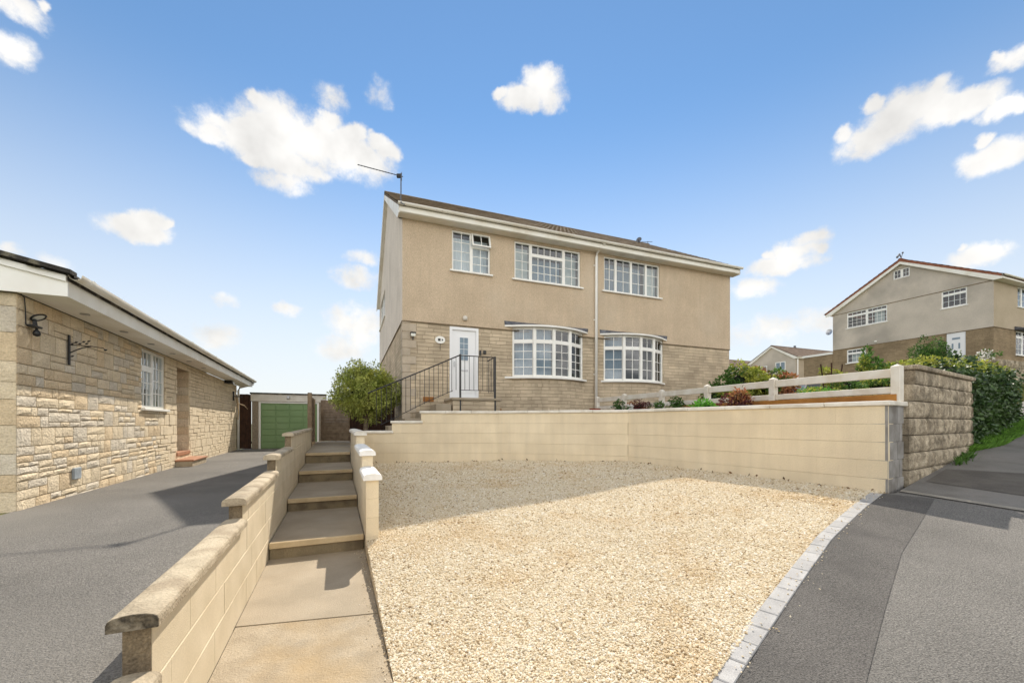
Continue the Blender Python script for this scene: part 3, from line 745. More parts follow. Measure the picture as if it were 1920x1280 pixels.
def window(parent, lights, sill=None, blind=None, mat='upvc', name='window', fw=.045, nf=-.02, bars=True, onepane=False):
    """lights: (frame, s0, s1, [(z0, z1, cols, rows, tilt)])"""
    fm = MB(); bm_ = MB(); panes = []; hasb = False
    for fr, s0, s1, cells in lights:
        for (z0, z1, nc, nr, tilt) in cells:
            f2 = Tilt(fr, z1, tilt) if tilt else fr; n1 = nf + (.03 if tilt else 0); n0 = n1 - .06
            fm.box(f2, s0, s0 + fw, n0, n1, z0, z1); fm.box(f2, s1 - fw, s1, n0, n1, z0, z1)
            fm.box(f2, s0 + fw, s1 - fw, n0, n1, z0, z0 + fw); fm.box(f2, s0 + fw, s1 - fw, n0, n1, z1 - fw, z1)
            a0, a1, c0, c1 = s0 + fw, s1 - fw, z0 + fw, z1 - fw
            if tilt: fm.box(fr, s0, s1, nf - .06, nf - .02, z0 - .0, z0 + .035)
            for i in range(1, nc): x = a0 + (a1 - a0) * i / nc; bm_.box(f2, x - .009, x + .009, n1 - .038, n1 - .012, c0, c1); hasb = True
            for j in range(1, nr): z = c0 + (c1 - c0) * j / nr; bm_.box(f2, a0, a1, n1 - .036, n1 - .014, z - .009, z + .009); hasb = True
            pc, pr = (1, 1) if onepane else (nc, nr)
            for i in range(pc):
                for j in range(pr):
                    panes.append((f2, a0 + (a1 - a0) * i / pc, a0 + (a1 - a0) * (i + 1) / pc, n1, c0 + (c1 - c0) * j / pr, c0 + (c1 - c0) * (j + 1) / pr))
    w = fm.build(name, mat, parent)
    if hasb: bm_.build('glazing_bars', mat, w)
    for f2, a, b, n1, c, d in panes:
        k = .001
        MB().quad(f2.p(a + k, n1 - .026, c + k), f2.p(b - k, n1 - .026, c + k), f2.p(b - k, n1 - .026, d - k), f2.p(a + k, n1 - .026, d - k)).build('pane', 'glass', w)
    if sill:
        fr, s0, s1, z, pr = sill
        MB().box(fr, s0, s1, -.06, pr, z - .05, z, .008).build('sill', mat, w)
    if blind:
        bl = MB()
        for fr, a, b, z0, z1, n in blind[1]:        # gathered folds
            k = max(4, int((b - a) / .05)); pts = [(a + (b - a) * i / k, n + .016 * (i % 2)) for i in range(k + 1)]
            for p, q in zip(pts, pts[1:]): bl.quad(fr.p(p[0], p[1], z0), fr.p(q[0], q[1], z0), fr.p(q[0], q[1], z1), fr.p(p[0], p[1], z1))
        bl.build(blind[2] if len(blind) > 2 else 'blind', blind[0], w)
    return w
def tiles(m, fr, s0, s1, nE, zE, nR, zR, tw=.33, ln=.345):
    slope = math.hypot(nR - nE, zR - zE); rows = max(2, round(slope / ln)); cols = max(2, round((s1 - s0) / tw))
    for j in range(rows):
        for i in range(cols):
            a0 = s0 + (s1 - s0) * i / cols; w = (s1 - s0) / cols
            jit = rnd.uniform(-.004, .006)
            rowp = []
            for t, lift in ((j / rows - .012, .034), ((j + 1) / rows + .005, .006)):
                n = nE + (nR - nE) * t; z = zE + (zR - zE) * t + jit
                rowp.append([fr.p(a0 + w * q + .002, n, z + lift + hh) for q, hh in ((0, .004), (.26, .014), (.52, .004), (.76, .014), (.985, .004))])
            k = len(m.v); m.v += rowp[0] + rowp[1] + [(x, y, z - .03) for x, y, z in rowp[0]]
            for q in range(4): m.f += [(k + q, k + q + 1, k + 6 + q, k + 5 + q), (k + 10 + q, k + 11 + q, k + 1 + q, k + q)]
def gutter_prof(n0, zt, r=.062):
    o = [(n0 + r - r * math.cos(math.pi * k / 8), zt - r * math.sin(math.pi * k / 8)) for k in range(9)]
    i = [(n0 + r - (r - .007) * math.cos(math.pi * k / 8), zt - (r - .007) * math.sin(math.pi * k / 8)) for k in range(8, -1, -1)]
    return o + i
def building(parent, O, Ln, Dp, z0, zr, zs, zR, ov, vg, mlow, mup, mside, mtile, front=(), left=(), back_tiles=False, rlow=.06, gable_line=False, bh=.26):
    """two storeys, ridge parallel to the front; front along HF, gables along HS"""
    F = Fr(O, HF, HN); G = Fr(O, HS, -HF); F2 = F.at(Ln, 0); G2 = Fr(F2.O, HS, HF); Bk = Fr(F.p(0, -Dp, 0)[:2], HF, HS)
    slope = None
    nE, nR = ov, -Dp / 2; zE = zs + .205; sl = (zR - zE) / (nE - nR)
    lo, upm, sd = MB(), MB(), MB()
    wall_quads(lo, F, 0, Ln, z0, zr, front); wall_quads(lo, G, 0, Dp, z0, zr, left); wall_quads(lo, G2, 0, Dp, z0, zr); wall_quads(lo, Bk, 0, Ln, z0, zr)
    lo.build('stone_wall', mlow, parent)
    wall_quads(upm, F, -.02, Ln + .02, zr, zs + .02, front, n=.02)
    upm.quad(F.p(-.02, 0, zr), F.p(Ln + .02, 0, zr), F.p(Ln + .02, .02, zr), F.p(-.02, .02, zr))
    upm.build('render_wall', mup, parent)
    for Gf in (G, G2):
        wall_quads(sd, Gf, -.02, Dp, zr, zs, left if Gf is G else (), n=.02)
        sd.quad(Gf.p(-.02, 0, zr), Gf.p(Dp, 0, zr), Gf.p(Dp, .02, zr), Gf.p(-.02, .02, zr))
        # gable triangle, cut round an opening if there is one
        top = lambda t: zE + sl * (nE + min(t, Dp - t)) - .10
        ops = [o for o in left if Gf is G and o[3] > zs + .3]
        S = sorted({-.02, Dp / 2, Dp, *[x for o in ops for x in o[:2]]})
        for a, b in zip(S, S[1:]):
            seg = [(zs, None)]
            hit = [o for o in ops if o[0] <= (a + b) / 2 <= o[1]]
            if hit:
                o = hit[0]
                sd.quad(Gf.p(a, .02, zs), Gf.p(b, .02, zs), Gf.p(b, .02, o[2]), Gf.p(a, .02, o[2]))
                sd.quad(Gf.p(a, .02, o[3]), Gf.p(b, .02, o[3]), Gf.p(b, .02, top(b)), Gf.p(a, .02, top(a)))
            else: sd.quad(Gf.p(a, .02, zs), Gf.p(b, .02, zs), Gf.p(b, .02, top(b)), Gf.p(a, .02, top(a)))
        if gable_line and Gf is G: MB().box(G, -.02, Dp, .021, .05, zs - .02, zs + .012).build('render_stop', 'block_end', parent)
        MB().box(Gf, -.021, Dp, .0205, .032, zr - .012, zr + .012).build('render_stop', 'block_end', parent)
    wall_quads(sd, Bk, 0, Ln, zr, zs + .1); sd.build('gable_render', mside, parent)
    MB().box(F, 0, Ln, .0205, .034, zr - .012, zr + .012).build('render_stop', 'block_end', parent) if not front or True else None
    # roof body, tiles, ridge
    rb = MB(); nB = -Dp - ov
    rb.prof(F, [(nE, zE), (nR, zR), (nB, zE), (nB, zE - rlow), (nR, zR - rlow * 1.3), (nE, zE - rlow)], -vg, Ln + vg)
    roof = rb.build('roof', mtile, parent)
    tm = MB(); tiles(tm, F, -vg - .01, Ln + vg + .01, nE + .05, zE - .02, nR, zR)
    if back_tiles: tiles(tm, F, -vg - .01, Ln + vg + .01, nB - .05, zE - .02, nR, zR)
    tag(tm.build('roof_tiles', mtile, roof), kind='stuff')
    rd = MB(); k = round((Ln + 2 * vg) / .45)
    for i in range(k):
        a = -vg + (Ln + 2 * vg) * i / k; rd.prof(F, [(nR + .12 * math.cos(math.pi * q / 6), zR - .03 + .09 * math.sin(math.pi * q / 6)) for q in range(7)], a + .004, a + (Ln + 2 * vg) / k - .004)
    tag(rd.build('ridge_tiles', mtile, roof), kind='stuff')
    # boards
    MB().box(F, -vg, Ln + vg, ov - .03, ov, zs, zs + .185).build('fascia', 'fascia', parent)
    MB().box(F, -vg, Ln + vg, .021, ov - .031, zs - .012, zs + .012).build('soffit', 'fascia', parent)
    MB().prof(F, gutter_prof(ov + .004, zs + .20), -vg - .03, Ln + vg + .03).build('gutter', 'fascia', parent)
    for e in (-vg - .002, Ln + vg - .026):
        MB().prof(F, [(nE, zE - rlow - .004), (nR, zR - rlow * 1.3 - .004), (nB, zE - rlow - .004), (nB, zE - .26), (nB + .3, zE - .26), (nR, zR - bh), (nE - .34, zE - .24), (nE, zE - .24)], e, e + .028).build('barge_board', 'fascia', parent)
    for e0, e1 in ((-vg + .03, -.021), (Ln + .021, Ln + vg - .03)):
        MB().prof(F, [(nE - .35, zE - .245), (nR, zR - .235), (nB + .3, zE - .245), (nB + .3, zE - .255), (nR, zR - .245), (nE - .35, zE - .255)], e0, e1).build('verge_soffit', 'fascia', parent)
    return F, G

# ------------------------------------------------------------------ the main house
C0 = (-3.011, 11.265); HL, HD = 12.26, 9.6
house = empty('semi_detached_house', (2.7, 13.5, .1), 'wide two storey semi-detached house in tan render over stone with two bow windows', 'house')
w_ops = [(1.37, 2.53, 4.40, 5.56), (3.31, 5.63, 4.40, 5.56), (6.54, 8.87, 4.42, 5.57), (1.306, 2.17, .70, 2.772), (3.25, 5.73, 1.40, 2.905), (6.54, 9.03, 1.41, 2.92)]
side_ops = [(6.1, 9.1, 4.45, 5.55)]
FH, GH = building(house, C0, HL, HD, 0., 2.81, 5.65, 8.83, .36, .15, 'slip', 'render', 'render_grey', 'tile_brown', w_ops, side_ops)
MB().box(FH, .05, HL - .05, -HD + .05, -.15, 2.84, 3.0).build('upper_floor', 'floor_in', house)
MB().box(FH, .05, HL - .05, -HD + .05, -.15, .45, .6).build('ground_floor', 'floor_in', house)
MB().box(FH, .05, HL - .05, -3.6, -3.5, .6, 5.6).build('partition', 'room', house)
# upstairs windows
window(house, [(FH, 1.37, 1.955, [(4.40, 5.56, 2, 4, 0)]), (FH, 1.955, 2.53, [(4.40, 5.17, 2, 3, 0), (5.17, 5.56, 2, 1, .28)])], (FH, 1.30, 2.60, 4.40, .09),
       ('blind', [(FH, 1.38, 2.52, 4.42, 5.43, -.22)]))
window(house, [(FH, 3.31, 3.865, [(4.40, 5.56, 2, 4, 0)]), (FH, 3.865, 5.03, [(4.40, 5.22, 5, 3, 0), (5.22, 5.56, 5, 1, 0)]), (FH, 5.03, 5.63, [(4.40, 5.56, 2, 4, 0)])], (FH, 3.22, 5.72, 4.40, .09),
       ('curtain', [(FH, 3.9, 5.0, 4.42, 5.18, -.25)]), fw=.05)
MB().quad(FH.p(3.33, -.24, 4.42), FH.p(3.86, -.24, 4.42), FH.p(3.86, -.24, 5.45), FH.p(3.33, -.24, 5.45)).build('curtain', 'curtain_pale', house)
MB().quad(FH.p(5.04, -.24, 4.42), FH.p(5.6, -.24, 4.42), FH.p(5.6, -.24, 5.45), FH.p(5.04, -.24, 5.45)).build('curtain', 'curtain_pale', house)
window(house, [(FH, 6.54, 7.03, [(4.42, 5.57, 2, 3, 0)]), (FH, 7.03, 7.665, [(4.42, 5.57, 2, 3, 0)]), (FH, 7.665, 8.30, [(4.42, 5.57, 2, 3, 0)]), (FH, 8.30, 8.87, [(4.42, 5.57, 2, 3, 0)])], (FH, 6.45, 8.95, 4.42, .09),
       ('curtain', [(FH, 6.57, 8.26, 4.44, 5.45, -.3)]))
MB().quad(FH.p(8.33, -.2, 4.44), FH.p(8.85, -.2, 4.44), FH.p(8.85, -.2, 5.5), FH.p(8.33, -.2, 5.5)).build('curtain', 'curtain_pale', house)
window(house, [(GH, 6.1, 7.6, [(4.45, 5.55, 3, 3, 0)]), (GH, 7.6, 9.1, [(4.45, 5.55, 3, 3, 0)])], (GH, 6.0, 9.2, 4.45, .08), None)
# bow windows
def bow(s0, s1, z0, z1, cs, ss, dp, blinds):
    c, h = (s0 + s1) / 2, (s1 - s0) / 2
    arc = lambda s, hh=h, d=dp: d * (1 - min(1, abs((s - c) / hh)) ** 2)
    knots = [s0 + (s1 - s0) * k / 4 for k in range(5)]
    pts = [Vector(FH.p(k, arc(k) - .02, 0)[:2]) for k in knots]
    lights = []; bl = []
    for i in range(4):
        a, b = pts[i], pts[i + 1]; d = (b - a).normalized(); f = Fr(a, d, (d.y, -d.x)); ln = (b - a).length
        lights.append((f, .0, ln, [(z0, z1 - .42, 2, 3 if s0 > 6 else 4, 0), (z1 - .42, z1, 2, 1, 0)]))
        if blinds[i]: bl.append((f, .04, ln - .04, z0 + .03, z1 - .03 if blinds[i] == 1 else z0 + .55, -.2))
    w = window(house, lights, None, ('curtain', bl, 'curtain') if bl else None, name='bow_window', fw=.058)
    for i, p in enumerate(pts):                                  # posts at the angles
        MB().box(Fr(p, HF, HN), -.045, .045, -.075, -.002, z0, z1).build('mullion', 'upvc', w)
    ks = [ss[0] + (ss[1] - ss[0]) * k / 16 for k in range(17)]
    hh = (ss[1] - ss[0]) / 2
    ring = lambda e: [FH.p(k, arc(k, hh, dp + e), 0)[:2] for k in ks]
    back = [FH.p(ss[1], -.05, 0)[:2], FH.p(ss[0], -.05, 0)[:2]]
    MB().prism(ring(.06) + back, z0 - .055, z0 - .001).build('sill', 'upvc', w)
    MB().prism([FH.p(s0 + (s1 - s0) * k / 12, arc(s0 + (s1 - s0) * k / 12, h, dp - .03) - .004, 0)[:2] for k in range(13)] + [FH.p(s1, -.05, 0)[:2], FH.p(s0, -.05, 0)[:2]], .0, z0 - .056).build('bow_apron', 'slip', house)
    kc = [cs[0] + (cs[1] - cs[0]) * k / 16 for k in range(17)]; hc = (cs[1] - cs[0]) / 2
    ringc = [FH.p(k, max(.03, arc(k, hc, dp + .10)), 0)[:2] for k in kc]; bk = [FH.p(cs[1], -.05, 0)[:2], FH.p(cs[0], -.05, 0)[:2]]
    MB().prism(ringc + bk, z1 + .002, z1 + .05).build('canopy_trim', 'upvc', w)
    m = MB(); n = len(kc)                                        # sloping lead roof
    lowp = [(*p, z1 + .052) for p in ringc]; hi = [FH.p(cs[0] - .02 + (cs[1] - cs[0] + .04) * k / 16, .03, z1 + .175) for k in range(17)]
    m.v = lowp + hi + [(*p, z1 + .051) for p in bk]
    m.f = [(k, k + 1, n + k + 1, n + k) for k in range(n - 1)] + [tuple(range(n)) + (2 * n, 2 * n + 1)]
    m.build('canopy_lead', 'lead', w)
    return w
bow(3.25, 5.73, 1.40, 2.905, (2.99, 5.90), (3.0, 5.86), .40, (1, 1, 0, 0))
bow(6.54, 9.03, 1.41, 2.92, (6.38, 9.19), (6.43, 9.13), .40, (1, 0, 0, 0))
# front door
door = MB().box(FH, 1.38, 2.096, -.075, -.035, .77, 2.69).build('front_door', 'door_white', house)
dm = MB()
for a, b, c, d in ((1.306, 1.38, .70, 2.772), (2.096, 2.17, .70, 2.772), (1.38, 2.096, 2.69, 2.772), (1.38, 2.096, .70, .77)): dm.box(FH, a, b, -.08, .012, c, d)
dm.build('door_frame', 'door_white', door)
MB().box(FH, 1.59, 1.885, -.036, -.020, 1.80, 2.50).build('glazing_frame', 'door_white', door)
for i in range(2):
    for j in range(4):
        MB().box(FH, 1.612 + i * .128, 1.728 + i * .128, -.022, -.017, 1.82 + j * .165, 1.972 + j * .165 + (.012 if j == 3 else 0)).build('pane', 'curtain', door)
MB().box(FH, 1.62, 1.86, -.036, -.022, 1.50, 1.55).build('letter_box', 'steel', door)
MB().box(FH, 1.44, 1.47, -.036, .0, 1.62, 1.78).build('handle', 'steel', door)
MB().box(FH, 1.5, 1.98, -.036, -.026, .85, 1.38, .006).build('lower_panel', 'door_white', door)
# quoins on the left corner
z = .05; k = 0
while z < 2.78:
    h = .225; w1, w2 = (.36, .17) if k % 2 else (.20, .34)
    MB().box(FH, -.022, w1, -.0, .016, z + .006, min(z + h - .006, 2.795), .005).build('quoin', 'quoin', house)
    MB().box(GH, .0, w2, -.0, .021, z + .006, min(z + h - .006, 2.795), .005).build('quoin', 'quoin', house)
    z += h; k += 1
# air bricks
for s, zz, ww in ((.55, .66, .3), (2.62, .36, .27), (4.35, .36, .22)):
    MB().box(FH, s, s + ww, -.01, .012, zz - .07, zz + .07, .004).build('air_brick', 'brick_orange', house)
# rainwater pipe
dp_ = MB(); dp_.tube([FH.p(6.30, .42, 5.88), FH.p(6.30, .40, 5.80), FH.p(6.215, .09, 5.60), FH.p(6.21, .075, 5.45), FH.p(6.19, .075, .2)], .045, 10)
pipe = dp_.build('downpipe', 'upvc', house, smooth=True)
for zz in (5.2, 3.4, 1.6): MB().box(FH, 6.13, 6.27, .0, .03, zz - .02, zz + .02).build('pipe_clip', 'upvc', pipe)
for i in range(13): MB().box(FH, .3 + i * .97, .335 + i * .97, .36, .49, 5.83, 5.845).build('gutter_bracket', 'fascia', house)

# small fittings on the house
t = MB(); t.lathe(FH.p(1.75, .06, 2.96), [(.03, 0), (.062, .02), (.07, .07), (.062, .12), (.03, .14)], 12)
tag(t.build('outdoor_sensor_light', 'garage_white', smooth=True), 'small round white sensor light above the white front door', 'light')
ol = empty('wall_lantern', FH.p(.26, .05, 2.33), 'small dark wall lantern with pale glass on the house corner quoins', 'lantern')
MB().box(FH, .19, .34, .017, .12, 2.47, 2.50).build('cap', 'iron', ol); MB().box(FH, .205, .325, .03, .11, 2.39, 2.468).build('shade', 'lamp_glass', ol); MB().box(FH, .25, .28, .017, .06, 2.30, 2.39).build('bracket', 'iron', ol)
hs = empty('house_sign', FH.p(1.03, .03, 2.2), 'oval cream house plaque with a dark motif left of the door', 'sign')
ov_ = [(math.cos(2 * math.pi * k / 20) * .145, math.sin(2 * math.pi * k / 20) * .105) for k in range(20)]
m = MB(); i0 = [FH.p(1.03 + a, .004, 2.36 + b) for a, b in ov_]; i1 = [FH.p(1.03 + a, .022, 2.36 + b) for a, b in ov_]
m.v = i0 + i1; m.f = [tuple(range(20)), tuple(range(20, 40))] + [(k, (k + 1) % 20, 20 + (k + 1) % 20, 20 + k) for k in range(20)]; m.build('plaque', 'upvc', hs)
MB().box(FH, .965, 1.04, .021, .026, 2.325, 2.395, .004).build('motif', 'iron', hs); MB().box(FH, 1.07, 1.11, .021, .026, 2.335, 2.385).build('numeral', 'iron_blue', hs)
MB().tube([FH.p(1.03, .012, 2.26), FH.p(1.03, .012, 2.08)], .006, 6).build('bell_pull', 'iron', hs)
db = empty('doorbell', FH.p(2.25, .02, 2.0), 'small black doorbell and key box beside the white front door', 'doorbell')
MB().box(FH, 2.195, 2.25, .0, .04, 1.99, 2.13, .008).build('camera_doorbell', 'plastic_black', db); MB().box(FH, 2.31, 2.40, .0, .05, 2.03, 2.14, .012).build('key_box', 'plastic_black', db)

# aerial and dishes on the roofs
ae = empty('television_aerial', FH.p(-.12, .34, 5.95), 'thin television aerial on a pole at the left roof corner of the main house', 'aerial')
px, py, _ = FH.p(-.1, .42, 0)
top = Vector((px, py, 6.62)); MB().tube([(px + .12, py - .1, 5.74), (px + .02, py - .06, 5.80), (px, py - .03, 5.95), (px, py, 6.1), top], .017, 8).build('pole', 'iron_blue', ae)
bd = Vector((-1.08, -.35, .10)); b0 = top + Vector((.05, .02, -.08)); MB().tube([b0, b0 + bd], .011, 6).build('boom', 'iron_blue', ae)
for k in range(14):
    q = b0 + bd * (.12 + .066 * k); r_ = .05 if k else .09
    MB().tube([q + Vector((.1, -.3, 0)) * r_ * 2, q - Vector((.1, -.3, 0)) * r_ * 2], .004, 4).build('element', 'iron_blue', ae)
MB().tube([b0 + bd * .03 + Vector((0, 0, -.12)), b0 + bd * .03 + Vector((0, 0, .12))], .006, 5).build('reflector', 'iron_blue', ae)
MB().box(Fr(b0 + bd * .06 if False else (b0.x + bd.x * .1, b0.y + bd.y * .1), (1, 0), (0, -1)), -.05, .05, -.03, .03, b0.z - .05, b0.z + .05, .008).build('junction_box', 'plastic_black', ae)
def dish(c, r, fr_dir, label, mat='iron_blue', pole=.25):
    d = Vector(fr_dir).normalized(); a = d.cross(UP).normalized(); b = a.cross(d)
    e = empty('satellite_dish', (c[0], c[1], c[2] - pole), label, 'dish', 'satellite dishes on the houses')
    m = MB(); C = Vector(c); rows = []
    for j in range(5):
        rr = r * j / 4; m.v += [tuple(C + a * (rr * math.cos(2 * math.pi * k / 16)) + b * (rr * 1.1 * math.sin(2 * math.pi * k / 16)) + d * (.25 * rr * rr / r)) for k in range(16)]
    for j in range(4): m.f += [(j * 16 + k, j * 16 + (k + 1) % 16, (j + 1) * 16 + (k + 1) % 16, (j + 1) * 16 + k) for k in range(16)]
    m.build('reflector', mat, e, smooth=True)
    MB().tube([C - b * r, C - b * (r * .6) + d * r * 1.1], .012, 6).build('arm', 'iron', e)
    MB().tube([C - d * .02, C - d * .12, C - d * .12 - UP * pole], .018, 6).build('mast', 'iron', e)
dr = FH.p(11.45, -4.3, 0); dish((dr[0], dr[1], 8.70), .13, (-.5, -.8, .3), 'small dark satellite dish on the ridge of the main house')
ra = empty('roof_aerial', FH.p(11.8, -4.75, 8.6), 'tiny aerial standing on the ridge near the right end of the main house', 'aerial')
q = Vector(FH.p(12.3, -4.7, 8.45)); MB().tube([q, q + Vector((0, 0, .5))], .014, 6).build('pole', 'iron_blue', ra)
MB().tube([q + Vector((-.28, .1, .52)), q + Vector((.2, -.08, .44))], .012, 6).build('boom', 'iron_blue', ra)

# porch landing, side stair and iron railing
po = empty('porch_landing', FH.p(1.7, .5, .1), 'raised stone landing with side steps in front of the white door', 'landing')
MB().box(FH, 1.17, 2.50, .03, 1.0, -.3, .60).build('base', 'slip', po); MB().box(FH, 1.13, 2.54, .03, 1.04, .60, .665, .01).build('slab', 'concrete', po)
for k in range(6):
    zt = .49 - .19 * k; MB().box(FH, 1.13 - .40 * (k + 1), 1.13 - .40 * k - .003, .06, .98, -.75, zt, .008).build('step', 'concrete', po)
rl = empty('iron_railing', FH.p(1.0, 1.02, .3), 'thin black iron handrail with upright bars in front of the white door', 'railing')
rn = .98
s_top, z_top = 1.37, 1.80
def rp(s, z, n=rn): return FH.p(s, n, z)
SL = .473
s_low = -.95
MB().tube([rp(s_low, z_top - (s_top - s_low) * SL + .02), rp(s_top - .75, z_top - .75 * SL), rp(s_top, z_top)], .016, 8).build('handrail', 'iron', rl)
MB().tube([rp(s_low + .3, z_top - .90 - (s_top - s_low - .3) * SL), rp(s_top - .9, z_top - .84 - .9 * SL), rp(s_top - .2, z_top - .95)], .009, 6).build('lower_rail', 'iron', rl)
k = 0
s = s_low + .2
while s < s_top - .06:
    zt = z_top - (s_top - s) * SL; MB().tube([rp(s, zt), rp(s, zt - .88)], .0075, 5).build('baluster', 'iron', rl); s += .118
MB().box(FH.at(0, 0), s_top - .022, s_top + .022, rn - .022, rn + .022, .1, z_top + .02).build('post', 'iron', rl)
MB().tube([rp(s_top, z_top - .01), rp(2.345, z_top - .01)], .013, 8).build('handrail', 'iron', rl)
MB().tube([rp(s_top, z_top - .93), rp(2.345, z_top - .93)], .009, 6).build('lower_rail', 'iron', rl)
for k in range(1, 7): MB().tube([rp(s_top + .125 * k, z_top), rp(s_top + .125 * k, z_top - .93)], .0075, 5).build('baluster', 'iron', rl)
MB().box(FH, 2.32, 2.37, rn - .025, rn + .025, .1, z_top + .01).build('post', 'iron', rl)
MB().tube([FH.p(2.345, rn, z_top), FH.p(2.345, .3, z_top - .02)], .015, 8).build('handrail', 'iron', rl)
for k in range(1, 5): MB().tube([FH.p(2.345, rn - .14 * k, z_top), FH.p(2.345, rn - .14 * k, z_top - .95)], .009, 5).build('baluster', 'iron', rl)

# ------------------------------------------------------------------ the stone bungalow
bun = empty('stone_bungalow', (*FBW.p(6, -4, 0)[:2], -1.1), 'single storey bungalow of mixed buff stone with white boxed eaves on the left', 'bungalow')
BL = 12.86
b_ops = [(3.54, 4.83, .26, 1.46), (5.59, 6.56, -.72, 1.33)]
bk = MB(); wall_quads(bk, FBW, .0, BL, -1.3, 1.5, b_ops[:1], n=-.015, rev=.1) if False else wall_quads(bk, FBW, .0, BL, -1.3, 1.5, b_ops, n=-.015, rev=.36)
BE = Fr(B0, -BN, -BD)                                    # end wall towards the road
wall_quads(bk, BE, 0, 9.0, -1.3, 1.5, n=-.015)
fe = Fr(FBW.p(BL, 0, 0)[:2], -BN, BD); wall_quads(bk, fe, 0, 9.0, -1.3, 1.5); wall_quads(bk, Fr(FBW.p(0, -9, 0)[:2], BD, -BN), 0, BL, -1.3, 1.5)
bk.build('wall_backing', 'stone_joint', bun)
MB().box(FBW, .03, BL - .03, -8.9, -.4, -.85, -.75).build('floor', 'floor_in', bun)
def ashlar(s0, s1, z0, z1, ops, seed):
    r = random.Random(seed); out = []; z = z0
    def emit(a, b, c, d):
        for o in ops:
            if a < o[1] and b > o[0] and c < o[3] and d > o[2]:
                if o[0] - a > .05: emit(a, o[0], c, d)
                if b - o[1] > .05: emit(o[1], b, c, d)
                m0, m1 = max(a, o[0]), min(b, o[1])
                if o[2] - c > .035: emit(m0, m1, c, o[2])
                if d - o[3] > .035: emit(m0, m1, o[3], d)
                return
        out.append((a, b, c, d))
    while z < z1 - .03:
        h = r.choice((.15, .19, .22, .25)); h = h if z1 - z - h > .1 else z1 - z
        s = s0
        while s < s1 - .01:
            ln = r.uniform(.34, .85); ln = ln if s1 - s - ln > .2 else s1 - s
            p = r.random()
            if p < .36 or h < .16:                          # full-height stones
                a = s
                while a < s + ln - .01:
                    w = r.uniform(.17, .36); w = w if s + ln - a - w > .12 else s + ln - a; emit(a, a + w, z, z + h); a += w
            else:
                k = 2 if h < .21 or r.random() < .65 else 3
                cuts = [0] + sorted(r.uniform(.8, 1.2) * q / k for q in range(1, k)) + [1]
                for c, d in zip(cuts, cuts[1:]):
                    a = s
                    while a < s + ln - .01:
                        w = r.uniform(.18, .5); w = w if s + ln - a - w > .13 else s + ln - a; emit(a, a + w, z + h * c, z + h * d); a += w
            s += ln
        z += h
    return out
st = ashlar(0, BL, -1.10, 1.495, b_ops, 3)
st.sort(key=lambda q: (q[0] + q[1]) / 2 - 3.2 * math.sqrt((q[1] - q[0]) * (q[3] - q[2])))
far = MB()
for i, (a, b, c, d) in enumerate(st):
    g2 = .006
    if i < 300:
        rock_block(FBW, a + g2, b - g2, -.03, 0, c + g2, d - g2, rnd.uniform(.004, .013), rnd.choice(('stone_a', 'stone_a', 'stone_b', 'stone_c')), bun, nx=4, nz=3, name='stone')
    else:
        far.box(FBW, a + g2, b - g2, -.03, rnd.uniform(.002, .018), c + g2, d - g2, .005)
tag(far.build('far_stones', 'stone_a', bun), kind='stuff')
z = -1.1; k = 0
while z < 1.45:                                           # dressed blocks of the end wall
    h = (.30, .2, .24, .33)[k % 4]; s = .002
    while s < 4.6:
        w = (.34, .52, .42)[(k + int(s * 3)) % 3]
        rock_block(BE, s + .004, s + w - .004, -.05, 0, z + .004, min(z + h, 1.495) - .004, .006, rnd.choice(('stone_a', 'stone_b', 'stone_c')), bun, nx=3, nz=3, name='stone'); s += w
    z += h; k += 1
jam = Fr(FBW.p(6.56, .0, 0)[:2], -BN, -BD)               # far cheek of the recessed porch
z = -.72
while z < 1.32:
    rock_block(jam, .004, .355, -.02, .012, z + .004, min(z + .205, 1.33) - .004, .006, rnd.choice(('stone_a', 'stone_c')), bun, nx=3, nz=2, name='stone'); z += .205
bd_ = MB().box(FBW, 5.6, 6.54, -.44, -.36, -.70, 1.32).build('front_door', 'door_brown', bun)
MB().tube([FBW.p(6.46, -.30, .30), FBW.p(6.44, -.24, .22), FBW.p(6.43, -.22, .05), FBW.p(6.44, -.24, -.12), FBW.p(6.46, -.30, -.2)], .016, 7).build('pull_handle', 'timber_pale', bd_)
MB().box(FBW, 5.55, 6.58, -.36, .03, -.80, -.715, .006).build('threshold', 'tile_step', bun)
MB().box(FBW, 5.45, 6.72, .02, .34, -1.3, -.93).build('porch_step', 'stone_joint', bun); MB().box(FBW, 5.43, 6.74, .0, .37, -.928, -.885, .008).build('step_tile', 'tile_step', bun)
window(bun, [(FBW, 3.54, 4.18, [(.29, 1.08, 3, 3, 0), (1.08, 1.46, 3, 1, 0)]), (FBW, 4.18, 4.83, [(.29, 1.46, 3, 4, 0)])], (FBW, 3.5, 4.9, .29, .07),
       ('curtain_pale', [(FBW, 3.55, 3.9, .3, 1.45, -.22), (FBW, 4.45, 4.82, .3, 1.45, -.22)], 'net_curtain'), nf=-.03, fw=.055)
